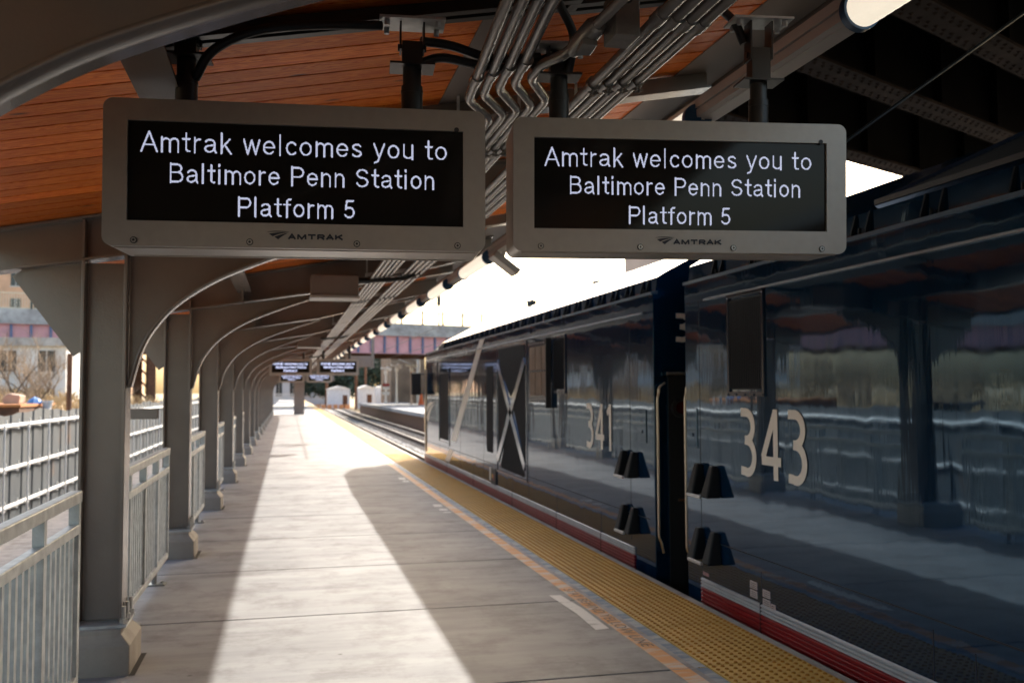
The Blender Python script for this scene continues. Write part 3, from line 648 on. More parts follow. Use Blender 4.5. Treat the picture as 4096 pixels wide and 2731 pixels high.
# ------------------------------------------------------------------ conduits, boxes, cables
def fillet(pts, r=.045, n=5):
    P = [Vector(p) for p in pts]; out = [P[0]]
    for i in range(1, len(P)-1):
        a = (P[i-1]-P[i]); b = (P[i+1]-P[i]); ra = min(r, a.length*.45); rb = min(r, b.length*.45)
        p0 = P[i]+a.normalized()*ra; p1 = P[i]+b.normalized()*rb
        for k in range(n+1):
            t = k/n; out.append((1-t)**2*p0+2*t*(1-t)*P[i]+t*t*p1)
    out.append(P[-1]); return out
def conduit(x_far, x_near, i, label, jog=True, ybend=None, r=.0185):
    z = 2.73
    t = thing("conduit", label, "conduit", (x_far, 3, z), "painted conduits running under the canopy roof")
    zf = lambda x: 2.725+.14*(x-.8)
    pts = [(x_far, YEND-2, zf(x_far)), (x_far, ybend+.27, zf(x_far))] if jog else [(x_far, YEND-2, zf(x_far)), (x_far, -1, zf(x_far))]
    if jog: pts += [(x_near, ybend, zf(x_near)+.01), (x_near-.06, 2.66, zf(x_near)+.01), (x_near-.24, -1, zf(x_near)+.02)] if i < 4 else [(x_near, ybend, zf(x_near)+.01), (x_near+.005, 3.16, zf(x_near)+.01), (.905, 3.03, zf(x_near)-.005), (.94, 2.90, 2.752), (.975, 2.4, 2.76), (1.05, -1, 2.78)]
    m = MB(); m.tube(fillet(pts, .05), r, 12); m.build("pipe", conduit_m, t)
    k = 0
    ys = [3.30-.05*i, 6.9, 9.9, 12.9, 16.0, 19.1] if jog else [2.75+.03*i, 4.05+.02*i, 6.9, 9.9, 12.9, 16]
    for yq in ys:                                       # couplings
        x = x_near-.06*(ybend-yq)/.88 if (jog and yq < ybend) else x_far
        if i == 4 and jog and yq < ybend: continue
        zz = zf(x)+(.01 if jog and yq < ybend else 0)
        c = MB(); c.tube([(x, yq-.035, zz), (x, yq+.035, zz)], r*1.22, 12); c.build("coupling", conduit_m, t)
    for yq in (4.35, 7.2, 9.6, 12.0) if jog else (3.42, 4.35, 7.2, 9.6, 12.0):
        c = MB(); x = x_far; zz = zf(x)
        c.tube([(x, yq-.012, zz), (x, yq+.012, zz)], r*1.35, 12); c.box(x+.004, x+.010, yq-.014, yq+.014, zz-r-.026, zz-r); c.box(x-.010, x-.004, yq-.014, yq+.014, zz-r-.026, zz-r); c.cyl((x-.022, yq, zz-r-.016), (x+.022, yq, zz-r-.016), .005, 6)
        c.build("clamp", conduit_m, t)
names_l = ["leftmost of the five bent conduits above the gap between the two near displays", "second from left of the five bent conduits above the displays", "middle one of the five bent conduits above the displays", "fourth from left of the five bent conduits above the displays", "rightmost bent conduit, leading up into the cast elbow fitting"]
for i in range(5):
    xf = .812+.0455*i; conduit(xf, .67+.0475*i, i, names_l[i], True, 3.54-.055*i)
names_r = ["leftmost of the four straight conduits above the right display", "second from left of the four straight conduits above the right display", "third from left of the four straight conduits above the right display", "rightmost straight conduit, nearest the canopy edge"]
for i in range(4): conduit(1.135+.06*i, 0, i, names_r[i], False, r=.021)
# hangers carrying the conduits
for k, yq in enumerate([4.35]+[7.2+2.4*j for j in range(12)]):
    h = MB(); h.prism([(.76, 2.748), (1.37, 2.834), (1.37, 2.866), (.76, 2.78)], 'y', yq-.018, yq+.018)
    for x in (.775, 1.07, 1.355): h.box(x-.006, x+.006, yq-.006, yq+.006, 2.77+.14*(x-.76), zdeck(x)-.008)
    tag(h.build("conduit_hanger", galv), "%s strut hanger carrying the conduits, counted from the near displays" % ORD[k], "hanger", "strut hangers above the conduits")
el = MB()
el.tube([(.925, 3.0, 2.735), (.933, 2.96, 2.74), (.948, 2.84, 2.755), (.952, 2.80, 2.756)], .036, 14, taper=[.7, 1, 1, .7]); el.obox((.940, 2.90, 2.712), (.026, 0, 0), (.004, .05, 0), (0, 0, .011))
tag(el.build("conduit_elbow", conduit_m, bevel=.004), "cast elbow fitting with bolted cover on the bent conduit", "pipe fitting")
jb = thing("junction_box", "small grey junction box with round knockouts above the right display", "junction box", (1.02, 2.8, 2.8))
b = MB(); b.box(.985, 1.065, 2.74, 2.86, 2.70, 2.845); b.build("box_body", conduit_m, jb, bevel=.004)
for zz in (2.815, 2.765):
    b = MB(); b.cyl((1.025, 2.741, zz), (1.025, 2.737, zz), .015, 14); b.build("knockout", black if zz > 2.8 else conduit_m, jb)
cables = [([(-.30, 3.21, 2.62), (-.24, 3.16, 2.70), (-.10, 3.10, 2.755), (.10, 3.10, 2.79), (.30, 3.14, 2.82)], "black cable arching from the left pole to the left display channel"),
          ([(.44, 3.22, 2.73), (.52, 3.22, 2.755), (.66, 3.24, 2.745), (.80, 3.27, 2.76), (.98, 3.26, 2.83)], "black cable looping behind the bent conduits, lower of two"),
          ([(.44, 3.20, 2.80), (.55, 3.22, 2.80), (.70, 3.24, 2.775), (.88, 3.26, 2.80)], "black cable looping behind the bent conduits, upper of two"),
          ([(1.38, 3.2, 3.02), (1.50, 3.18, 3.02), (1.59, 3.16, 2.96), (1.63, 3.15, 2.87)], "grey corrugated cable curving down to the right display pole"),
          ([(.86, 3.0, 2.96), (.90, 3.08, 2.93), (.97, 3.14, 2.84), (.965, 3.19, 2.72)], "black cable dropping beside the junction box to the pole")]
for pts, lb in cables:
    c = MB(); P3 = crm([p for p in pts], 6); c.tube(P3, .016, 10); tag(c.build("cable", rubber), lb, "cable", "cables feeding the displays")

# ------------------------------------------------------------------ tube lights along the canopy edge
lc = MB(); lc.box(1.995, 2.115, ya, YEND-6, 2.965, 3.005); lc.box(1.99, 2.12, ya, YEND-6, 3.012, 3.055)
for z in (2.96, 3.006): lc.box(2.028, 2.107, ya, YEND-6, z, z+.005)
for yc in YC: lc.box(2.05, 2.09, yc-.03, yc+.03, 3.055, 3.10)
tag(lc.build("light_channel", channel_m), "long grooved metal channel carrying tube lights along the canopy edge", "channel")
def make_tube():
    t = thing("tube_light", "x", "tube light", (2.005, 0, 2.945), "tube lights along the canopy edge")
    o = Vector((2.005, 0, 2.945)); L0 = .69
    d = MB(); n = 28
    ring = lambda y_, r: [(o.x+r*math.cos(2*math.pi*j/n), y_, o.z+r*math.sin(2*math.pi*j/n)) for j in range(n)]
    segs = 60; v = []
    for i in range(segs+1): v += ring(-L0+2*L0*i/segs, .066 if i % 2 else .0647)
    d.add(v, [(i*n+j, i*n+(j+1) % n, (i+1)*n+(j+1) % n, (i+1)*n+j) for i in range(segs) for j in range(n)], 0, False); d.build("diffuser", tube_m, t)
    for s in (-1, 1):
        c = MB(); c.cyl((o.x, s*L0, o.z), (o.x, s*(L0+.035), o.z), .074, 28); c.cyl((o.x, s*(L0+.035), o.z), (o.x, s*(L0+.040), o.z), .016, 12)
        cp = c.build("end_cap", capblue, t, bevel=.004)
        q = MB(); q.box(o.x+.012, o.x+.034, s*(L0+.0352), s*(L0+.036), o.z-.006, o.z+.016); q.build("sticker", white, cp)
    b = MB(); b.box(o.x+.0, o.x+.06, -.4, -.32, o.z+.04, o.z+.07); b.box(o.x+.0, o.x+.06, .32, .4, o.z+.04, o.z+.07); b.build("bracket", channel_m, t)
    return t
tl0 = make_tube(); TY = [2.28]+[5.1+2.54*k for k in range(0, 23)]
for k, yy in enumerate(TY):
    t = tl0 if k == 0 else copy_tree(tl0); t.location = (2.005, yy, 2.962)
    tag(t, "nearest tube light, cut off by the top edge of the picture" if k == 0 else "lit tube light with blue end caps, %s along the canopy edge from the camera" % ORD[k])

# speaker boxes and edge fittings
def spk(yy, lb):
    t = thing("loudspeaker_box", lb, "speaker", (.44, yy, 2.65), "box speakers hanging under the canopy beams")
    b = MB(); b.box(.22, .68, yy-.16, yy+.16, 2.53, 2.73); b.build("cabinet", steel_soft, t, bevel=.008)
    b = MB(); b.box(.21, .69, yy-.18, yy+.18, 2.505, 2.53); b.build("grille_frame", channel_m, t)
    b = MB(); b.cyl((.68, yy, 2.70), (.80, yy, 2.70), .028, 12); b.tube([(.80, yy, 2.70), (.95, yy, 2.71), (1.15, yy, 2.73), (1.3, yy, 2.80)], .02, 10); b.build("feed_pipe", blackmetal, t)
    b = MB(); b.box(.30, .33, yy-.02, yy+.02, 2.73, zdeck(.3)-.17); b.box(.57, .60, yy-.02, yy+.02, 2.73, zdeck(.58)-.17); b.build("hanger", steel, t)
spk(9.55, "grey box speaker under the roof, nearest, below the left display"); spk(20.4, "grey box speaker under the roof, middle one, beside the conduits"); spk(31.6, "grey box speaker under the roof, farthest one")
t = thing("edge_floodlight", "square tan fitting tilted beneath the canopy edge between the two near displays", "floodlight", (2.0, 9.0, 2.85))
b = MB(); b.obox((2.06, 9.0, 2.83), (.12, 0, -.09), (0, .12, 0), (.02, 0, .025)); b.build("lamp_head", channel_m, t, bevel=.006)
b = MB(); b.bar((2.04, 9.0, 2.86), (2.06, 9.0, 2.97), .03, .03); b.build("arm", channel_m, t)
t = thing("hanging_board", "blank grey board on two posts hanging past the canopy edge", "sign board", (2.35, 33, 2.7))
b = MB(); b.box(1.95, 2.85, 32.97, 33.03, 2.42, 2.80); b.build("board", steel_soft, t)
for x in (1.93, 2.83):
    b = MB(); b.box(x, x+.09, 32.95, 33.05, 2.38, 3.5); b.build("post", steel, t)

# ------------------------------------------------------------------ railings between the columns
def make_railing(L):
    t = thing("railing", "x", "railing", (-1.06, 0, 0), "galvanised railings between the canopy columns")
    X = -1.06
    b = MB(); b.box(X-.03, X+.03, 0, L, 1.03, 1.09); b.build("top_rail", galv, t, bevel=.006)
    b = MB(); b.box(X-.025, X+.025, 0, L, .87, .92); b.build("middle_rail", galv, t, bevel=.005)
    b = MB(); b.box(X-.025, X+.025, 0, L, .10, .15); b.build("bottom_rail", galv, t, bevel=.005)
    n = 4
    for i in range(n+1):
        yy = .03+(L-.06)*i/n; b = MB(); b.box(X-.025, X+.025, yy-.025, yy+.025, .15, .87); b.box(X-.025, X+.025, yy-.025, yy+.025, .92, 1.03); b.build("post", galv, t)
    for i in (1, 3):
        yy = .03+(L-.06)*i/n; b = MB(); b.cyl((X, yy, .012), (X, yy, .10), .022, 10); b.box(X-.07, X+.09, yy-.06, yy+.06, 0, .012); b.cyl((X+.06, yy, .012), (X+.06, yy, .03), .012, 6); b.build("foot", bolt_m, t)
    b = MB(); k = int(L/.098)
    for i in range(k): yy = .09+(L-.18)*i/(k-1); b.box(X-.008, X+.008, yy-.017, yy+.017, .15, .87)
    b.build("picket_panel", galv, t); return t
Lr = 2.94; r0_ = None
for k in range(1, len(YC)-1):
    r = make_railing(Lr) if r0_ is None else copy_tree(r0_)
    r0_ = r0_ or r; r.location = (-1.06, (YC[k] if k > 1 else 2.20)+.22, 0)
    tag(r, "nearest galvanised railing, running off the lower left corner" if k == 1 else "galvanised railing in the %s gap between columns, counted from the camera" % ORD[k-1])
b = MB(); b.box(-1.25, -1.17, 7.64, 7.72, 0, 2.55); tag(b.build("steel_post", steel), "slim grey post standing behind the nearest column", "post")
b = MB(); b.box(-1.55, -1.20, 9.62, 9.76, 1.34, 1.44); b.cyl((-1.7, 9.68, 1.40), (-1.5, 9.68, 1.40), .02, 8); tag(b.build("cable_cabinet", steel, bevel=.006), "narrow grey cabinet fixed on the outer side of the second column", "cabinet")

# ------------------------------------------------------------------ sheet fence left
def fence():
    t = thing("sheet_fence", "long grey corrugated steel fence with white pipe rails", "fence", (-4.7, 20, -.7))
    X = -4.7; p = MB(); yy = -6.; pts = []
    while yy < 80:
        pts += [(X, yy), (X, yy+.34), (X-.022, yy+.37), (X-.022, yy+.73)]; yy += .76
    top = lambda y_: 1.24+.035*math.sin(y_*1.3)+.02*math.sin(y_*4.1)
    v = [(x, y_, -.75) for x, y_ in pts]+[(x, y_, top(y_)) for x, y_ in pts]; n = len(pts)
    p.add(v, [(i, i+1, n+i+1, n+i) for i in range(n-1)])
    p.build("sheet_panel", sheet, t)
    for z in (1.02, .29, -.36):
        q = MB(); q.cyl((X+.06, -6, z), (X+.06, 80, z), .038, 10)
        yy = -6.
        while yy < 80: q.box(X-.01, X+.11, yy-.02, yy+.02, z-.055, z-.035); q.cyl((X+.075, yy+.15, z-.07), (X+.075, yy+.15, z+.11), .012, 5); yy += .76
        q.build("pipe_rail", white, t)
    yy = -5.4
    while yy < 60:
        q = MB(); q.cyl((X+.13, yy, -.7), (X+.13, yy, 1.05), .018, 8); q.build("rod", white, t); yy += 1.52
fence()

# ------------------------------------------------------------------ locomotives
XT = 3.15
ROOF = [(3.15, 2.45), (3.185, 2.475), (3.20, 2.60), (3.30, 2.66), (3.92, 2.985), (4.30, 3.07), (4.67, 3.09)]
def mir(p): return (9.34-p[0], p[1])
def loco(label, ya_, yb_, front=None):
    """ya_ < yb_: ends along the track. front: 'hi' when the streamlined cab is at yb_"""
    t = thing("locomotive", label, "locomotive", (4.67, (ya_+yb_)/2, -1.06), "dark blue locomotives at the platform")
    low = [(3.15, -.10), (3.15, 2.45)]
    secs = []
    half = low; full = half+[mir(p) for p in reversed(half)]
    body = MB()
    def loft(mb, profs, close=True, smooth=False):
        n = len(profs[0][1]); v = [(p[0], y_, p[1]) for y_, pr in profs for p in pr]
        f = []
        for i in range(len(profs)-1):
            for j in range(n if close else n-1): f.append((i*n+j, i*n+(j+1) % n, (i+1)*n+(j+1) % n, (i+1)*n+j))
        f.append(tuple(range(n))); f.append(tuple(range((len(profs)-1)*n, len(profs)*n)))
        mb.add(v, f, 0, smooth)
    yb2 = yb_ if front is None else yb_-1.0
    def prof(pts, sx, ztop):                            # squeeze towards the centreline, limit height
        return [(4.67+(x-4.67)*sx, min(z, ztop)) for x, z in pts]
    P = [(ya_, full), (yb2, full)]
    if front:
        for dy, sx, zt in ((.35, .985, 2.45), (.7, .95, 2.30), (.92, .88, 1.95), (1.0, .80, 1.55)): P.append((yb2+dy, prof(full, sx, zt)))
    loft(body, P); body.build("body", navy, t, bevel=.006)
    rf = MB(); hr = ROOF; fr_ = hr+[mir(p) for p in reversed(hr[:-1])]
    yr = yb_ if front is None else yb_-3.4
    P = [(ya_+.02, fr_), (yr, fr_)]
    if front:
        for q in range(1, 9):
            u = q/8; dz = .95*u*u; sx = 1-.06*u*u
            P.append((yr+u*(yb_-.25-yr), [(4.67+(x-4.67)*sx, max(2.452-.55*max(0, u-.7)/.3, z-dz*(z-2.3)/.75)) for x, z in fr_]))
    loft(rf, P, True, False); rf.build("roof", navy, t)
    gu = MB(); gu.prism([(3.135, 2.445), (3.135, 2.468), (3.20, 2.476), (3.20, 2.445)], 'y', ya_, yb2); gu.build("gutter", M("gutter_edge", (.10, .15, .22), .2, .3), t)
    dr = MB(); dr.prism([(3.128, 2.285), (3.128, 2.297), (3.15, 2.305), (3.15, 2.285)], 'y', ya_+(.25 if front else .4), yb_-(.4 if front is None else 1.0)); dr.build("drip_rail", M("drip_sky_highlight", (.42, .46, .52), .2, .5), t)  # pale rail colour stands in for the sky highlight along it
    # triangular roof brackets; the second blade of each pair models its shadow
    yy = ya_+.18; k = 0
    while yy < yr-.2 and k < 96:
        b = MB()
        b.prism([(3.158, 2.474), (3.158, 2.49), (3.19, 2.60), (3.215, 2.60), (3.195, 2.474)], 'y', yy, yy+.012)
        b.prism([(3.158, 2.474), (3.158, 2.49), (3.19, 2.60), (3.215, 2.60), (3.195, 2.474)], 'y', yy+.14, yy+.152)
        b.cyl((3.168, yy+.07, 2.475), (3.168, yy+.07, 2.51), .010, 6)
        b.build("bracket_and_shadow", M("bracket_black", (.006, .007, .009), .7, 0, 0, spec=.1), t); yy += .62 if ya_ < 0 else .42; k += 1
    un = MB(); un.box(3.42, 5.92, ya_+.3, yb_-.6, -.92, -.10)
    for c0 in (ya_+2.4, yb_-3.2):
        for dy in (-1.3, 1.3):
            un.cyl((3.80, c0+dy, -.58), (3.94, c0+dy, -.58), .5, 24)
        un.box(3.50, 3.72, c0-1.9, c0+1.9, -.85, -.45)
    un.build("undercarriage", black, t)
    return t
def sidepoly(mb, pts, pr=.004, mi=0):                   # flat plate on the near side, (y,z) outline, proud of the skin
    n = len(pts); v = [(XT-pr, p[0], p[1]) for p in pts]+[(XT+.002, p[0], p[1]) for p in pts]
    mb.add(v, [tuple(range(n))]+[(i, (i+1) % n, n+(i+1) % n, n+i) for i in range(n)], mi)
def rect(y0_, y1_, z0, z1): return [(y0_, z0), (y1_, z0), (y1_, z1), (y0_, z1)]
def frame_rect(mb, y0_, y1_, z0, z1, w, pr, mi=0):
    sidepoly(mb, rect(y0_, y1_, z1-w, z1), pr, mi); sidepoly(mb, rect(y0_, y1_, z0, z0+w), pr, mi); sidepoly(mb, rect(y0_, y0_+w, z0+w, z1-w), pr, mi); sidepoly(mb, rect(y1_-w, y1_, z0+w, z1-w), pr, mi)
def stripes(t, y0_, y1_, seams):
    w = MB(); r = MB()
    for k in range(3): zz = .075+k*.024; w.prism([(XT-.004, zz), (XT-.014, zz+.005), (XT-.014, zz+.017), (XT-.004, zz+.022), (XT+.002, zz+.022), (XT+.002, zz)], 'y', y0_, y1_)
    for k in range(5): zz = -.075+k*.03; r.prism([(XT-.004, zz), (XT-.014, zz+.006), (XT-.014, zz+.022), (XT-.004, zz+.028), (XT+.002, zz+.028), (XT+.002, zz)], 'y', y0_, y1_)
    w.build("white_stripe", grime_w, t); r.build("red_stripe", red, t)
    for yy in seams:
        s = MB(); sidepoly(s, rect(yy-.005, yy+.005, -.085, .155), .0145); s.build("skirt_seam", black, t)
        s = MB(); sidepoly(s, rect(yy-.003, yy+.003, .155, .36), .0012); s.build("skirt_joint", black, t)
def number(t, txt, y0_, y1_, z0, z1, name="road_number", mat=beige):
    m = MB(); w = .060
    ribbons(m, txt, 0, y0_-y1_, z0+w*.0, z1, w, lambda a, b, d: (XT-.0045-d, y0_-a, b), gap=.16)
    m.build(name, mat, t, fixn=False)
def step(t, yc, zb):                                    # a foothold: bright tread carried by two tapered cheeks
    q = MB(); q.box(XT-.135, XT-.112, yc-.13, yc+.11, zb-.008, zb+.014); o = q.build("step", M("bright_tread", (.5, .5, .5), .35, .8, .1), t, bevel=.004)
    for sgn in (-1, 1):
        b = MB(); y1_ = yc-.02+sgn*.135
        b.add([(XT, y1_-.07, zb), (XT, y1_+.07, zb), (XT-.115, y1_+.062, zb), (XT-.115, y1_-.062, zb), (XT, y1_-.038, zb+.235), (XT, y1_+.038, zb+.235), (XT-.05, y1_+.032, zb+.24), (XT-.05, y1_-.032, zb+.24)],
              [(0, 1, 2, 3), (4, 7, 6, 5), (0, 4, 5, 1), (1, 5, 6, 2), (2, 6, 7, 3), (3, 7, 4, 0)])
        b.build("step_cheek", M("step_black", (.005, .006, .008), .5, 0, 0, spec=.2), o, bevel=.012)
def seams(t, L):
    s = MB()
    for a, b in L:
        if abs(a[0]-b[0]) < 1e-6: sidepoly(s, rect(a[0]-.004, a[0]+.004, min(a[1], b[1]), max(a[1], b[1])), .0012)
        else: sidepoly(s, rect(min(a[0], b[0]), max(a[0], b[0]), a[1]-.004, a[1]+.004), .0012)
    s.build("panel_seam", M("seam_black", (.003, .004, .006), .6, 0, 0), t)
def grille(t, y0_, y1_, z0, z1, nlouv, mat, name="vent"):
    b = MB(); sidepoly(b, rect(y0_, y1_, z0, z1), .003); w = (y1_-y0_)/nlouv
    for k in range(nlouv): yy = y0_+w*(k+.5); b.box(XT-.012, XT-.003, yy-w*.22, yy+w*.22, z0+.01, z1-.01)
    o = b.build(name, mat, t)
    f = MB(); frame_rect(f, y0_-.035, y1_+.035, z0-.05, z1+.05, .032, .014)
    for zz in (z0-.05+.012, z1+.05-.012):
        for k in range(5): yy = y0_-.02+(y1_-y0_+.04)*k/4; f.cyl((XT-.013, yy, zz), (XT-.02, yy, zz), .008, 6)
    f.build("frame", M("vent_frame_navy", (.006, .014, .032), .2, 0, 0), o, bevel=.003)
def endrail(t, x, y_, z0, z1, s):
    b = MB(); b.tube(fillet([(x+.05, y_, z1+.06), (x-.01, y_, z1+.02), (x-.01, y_, z1-.03), (x-.022, y_, z1-.07), (x-.022, y_, z0+.07), (x-.0, y_, z0+.03), (x+.02, y_, z0-.06)], .03), .0105, 10)
    b.build("handrail", steel_ss, t)

A = loco("far blue locomotive, with slanted pale stripe and brown filter panel, streamlined cab ahead", 7.88, 23.05, 'hi')
stripes(A, 8.38, 22.2, (9.35, 11.0, 13.3, 16.2, 19.0))
number(A, "341", 9.83, 8.98, .99, 1.455)
for zb in (.79, .28): step(A, 8.48, zb)
seams(A, [((8.48, .2), (8.48, 2.28)), ((12.36, .2), (12.36, 2.44)), ((15.35, .2), (15.35, 2.44)), ((17.5, .1), (17.5, 2.28)), ((19.95, .35), (19.95, 2.2)), ((18.75, .35), (18.75, 2.2)), ((8.0, .45), (22.2, .45))])
b = MB()
for poly in ([(14.2, 2.22), (12.55, 2.22), (12.60, 1.98), (13.35, 1.52), (13.42, 1.52), (14.12, 1.95)], [(14.22, 1.95), (13.56, 1.46), (13.56, 1.36), (14.22, .62)], [(12.52, 1.86), (13.22, 1.46), (13.22, 1.34), (12.52, .58)], [(14.05, .50), (13.42, 1.24), (13.32, 1.24), (12.58, .47), (12.62, .42), (14.0, .44)]): sidepoly(b, poly, .004)
b.build("mesh_panel", meshblack, A)
fx = MB(); frame_rect(fx, 12.44, 14.32, .36, 2.28, .03, .010)
for p, q in (((14.25, 2.02), (12.55, .55)), ((12.55, 2.0), (14.25, .55))):
    fx.bar((XT-.008, p[0], p[1]), (XT-.008, q[0], q[1]), .13, .014, 0, (1, 0, 0))
fx.build("cross_brace", M("brace_gloss", (.22, .25, .29), .12, .75, .05), A)  # bars coloured paler to carry the body's bright reflections
b = MB(); sidepoly(b, [(14.60, 1.98), (15.10, 1.98), (15.10, .72), (15.05, .62), (14.62, .62)], .004); b.build("side_panel", meshblack, A)
b = MB(); sidepoly(b, rect(18.85, 19.9, .60, 1.95), .004); dd = b.build("cab_door_window", meshblack, A)
b = MB(); frame_rect(b, 18.70, 20.05, .50, 2.05, .05, .012); b.build("frame", navy, dd)
b = MB(); sidepoly(b, rect(20.30, 21.0, 1.60, 2.14), .004); dd = b.build("cab_window", darkglass, A)
b = MB(); frame_rect(b, 20.24, 21.06, 1.54, 2.20, .05, .012); b.build("frame", navy, dd)
# filter panel with brown bays
b = MB(); sidepoly(b, rect(11.28, 12.30, 1.44, 2.22), .006); dd = b.build("filter_frame", M("filter_frame_navy", (.01, .018, .035), .25, 0, 0), A)
for i in range(3):
    for j in range(2):
        b = MB(); y1_ = 11.36+i*.305; z1_ = 1.53+j*.33; sidepoly(b, rect(y1_, y1_+.275, z1_, z1_+.30), .010); b.build("filter_bay", brownvent, dd)
rv = MB()
for i in range(9):
    for zz in (1.46, 1.845, 2.2): rv.cyl((XT-.006, 11.32+i*.118, zz), (XT-.012, 11.32+i*.118, zz), .009, 6)
rv.build("rivet_row", bolt_m, dd)
b = MB(); b.box(XT-.07, XT-.005, 11.215, 11.245, 1.38, 2.24); b.build("filter_post", black, A)
grille(A, 10.62, 11.08, 1.61, 2.20, 12, meshblack)
# slanted pale stripe and nose mark
b = MB(); sidepoly(b, [(15.66, 2.44), (15.28, 2.44), (17.95, .62), (18.55, .62)], .003); sidepoly(b, [(18.75, .44), (18.25, .44), (18.75, .18), (19.25, .18)], .003); b.build("slanted_stripe", beige2, A)
lm = MB(); MS = 1.5
def bandL(top, bot):
    n = 10; Pq = lambda q, u: ((1-u)**2*q[0][0]+2*u*(1-u)*q[1][0]+u*u*q[2][0], (1-u)**2*q[0][1]+2*u*(1-u)*q[1][1]+u*u*q[2][1])
    A_ = [Pq(top, i/n) for i in range(n+1)]; B_ = [Pq(bot, i/n) for i in range(n+1)]
    lm.add([(XT-.004, 22.0-p[0]*4.2, 1.08+p[1]*4.2) for p in A_+B_], [(i, i+1, n+2+i, n+1+i) for i in range(n)])
bandL(((0, .02), (.10, .075), (.31, .06)), ((.01, -.01), (.12, .050), (.31, .06)))
bandL(((.035, -.02), (.15, .052), (.30, .05)), ((.085, -.05), (.17, .030), (.30, .05)))
lm.build("swoosh_mark", beige2, A, fixn=False)
b = MB(); b.box(XT-.02, XT+.02, 14.35, 14.70, .14, .40); o = b.build("socket_recess", black, A, bevel=.01)
b = MB(); b.box(XT-.024, XT-.02, 14.47, 14.53, .20, .30); b.build("red_plug", red, o); b = MB(); b.box(XT-.024, XT-.02, 14.55, 14.61, .24, .30); b.build("yellow_plug", yellow, o)
b = MB(); sidepoly(b, rect(14.72, 14.88, .18, .38), .004); b.build("warning_label", beige2, A)
b = MB(); b.box(2.86, 3.08, 22.35, 22.47, 1.50, 2.02); b.bar((3.0, 22.4, 1.98), (3.2, 22.4, 2.0), .03, .03); b.bar((3.0, 22.4, 1.54), (3.2, 22.4, 1.54), .03, .03); b.build("side_mirror", black, A, bevel=.02)
b = MB(); sidepoly(b, rect(22.05, 22.09, .2, 2.1), .016); sidepoly(b, rect(21.9, 21.93, .2, 2.1), .016); b.build("cab_edge_rail", steel_ss, A)
# rear wall facing the camera
ew = MB(); ew.box(3.28, 6.06, 7.86, 7.878, -.1, 1.72); ew.build("end_door_bay", black, A)
nm = MB(); ribbons(nm, "341", 3.35, 3.88, 2.03, 2.27, .045, lambda a, b, d: (a, 7.875-d, b), gap=.16); nm.build("end_number", beige, A, fixn=False)
b = MB(); b.cyl((3.38, 7.862, 1.44), (3.38, 7.80, 1.44), .085, 20); o = b.build("marker_lamp", M("lamp_bezel", (.05, .05, .05), .3, .6, 0), A)
b = MB(); b.cyl((3.38, 7.80, 1.44), (3.38, 7.79, 1.44), .055, 18); b.build("red_lens", M("red_lens", (.05, .003, .003), .1, 0, 0), o)
b = MB(); b.box(3.36, 3.62, 7.84, 7.861, .62, .64); b.build("sill_plate", rust, A)
b = MB(); b.tube([(3.25, 7.82, 1.74), (3.75, 7.80, 1.74)], .015, 8); b.build("grab_iron", steel_ss, A)
endrail(A, 3.185, 7.83, .24, 1.60, 1)
b = MB(); b.box(XT-.008, XT+.002, 8.06, 8.26, 1.12, 1.42); b.cyl((XT-.006, 8.16, 1.22), (XT-.016, 8.16, 1.22), .015, 10); b.build("latch_panel", navy, A, bevel=.003)
# roof equipment
for x, yy, h, w in ((4.3, 16.6, .16, .09), (4.2, 12.6, .07, .05)):
    b = MB(); b.cyl((x, yy, 3.0), (x, yy, 3.05+h), w, 12); b.build("roof_dome", blackmetal, A)
b = MB(); b.tube([(4.1, 11.0, 3.05), (4.1, 16.5, 3.16)], .012, 6); b.build("roof_rail", blackmetal, A)
cp = MB(); cp.cyl((4.67, 7.0, -.2), (4.67, 7.9, -.2), .16, 12); cp.box(4.3, 5.0, 7.3, 7.8, -.45, .3); cp.tube([(3.9, 7.88, -.1), (3.85, 7.55, -.75), (3.9, 7.2, -.1)], .04, 10); cp.tube([(5.3, 7.88, -.1), (5.25, 7.55, -.75), (5.3, 7.2, -.1)], .04, 10); cp.build("coupler", black, A)

B = loco("near dark blue locomotive, its tall side filling the right edge of the picture", -8.5, 7.19)
stripes(B, -8, 6.92, (5.97, 3.9, 2.6, 1.0))
number(B, "343", 6.25, 5.34, .995, 1.465)
for zb in (.79, .295): step(B, 6.79, zb)
seams(B, [((6.92, .22), (6.92, 2.30)), ((-8, .45), (6.9, .45)), ((2.2, .2), (2.2, 2.44)), ((4.2, -.05), (4.2, .4)), ((-1.5, .2), (-1.5, 2.44))])
grille(B, 5.90, 6.38, 1.60, 2.245, 18, M("louvre_black", (.008, .011, .017), .5, 0, .1, spec=.15))
endrail(B, 3.185, 7.235, .24, 1.60, -1)
b = MB(); b.box(XT-.008, XT+.002, 6.97, 7.13, 1.14, 1.45); b.cyl((XT-.006, 7.05, 1.24), (XT-.016, 7.05, 1.24), .015, 10); b.build("latch_panel", navy, B, bevel=.003)
lb_ = M("label_print", (.50, .40, .36), .6, 0, .1, 40)
for y0_, z0 in ((6.03, .165), (6.03, .225), (5.85, .20), (5.85, .14), (5.78, .125)):
    b = MB(); sidepoly(b, rect(y0_, y0_+.10 if y0_ > 5.8 else y0_+.06, z0, z0+.05), .004); o = b.build("notice_label", lb_, B)
    q = MB()
    for k in range(3): sidepoly(q, rect(y0_+.012, y0_+.085 if y0_ > 5.8 else y0_+.05, z0+.009+k*.013, z0+.013+k*.013), .0048)
    q.build("print_line", ink, o)
b = MB(); sidepoly(b, rect(6.80, 6.90, .17, .195), .004); b.build("small_plate", M("plate_pink", (.4, .2, .18), .6), B)
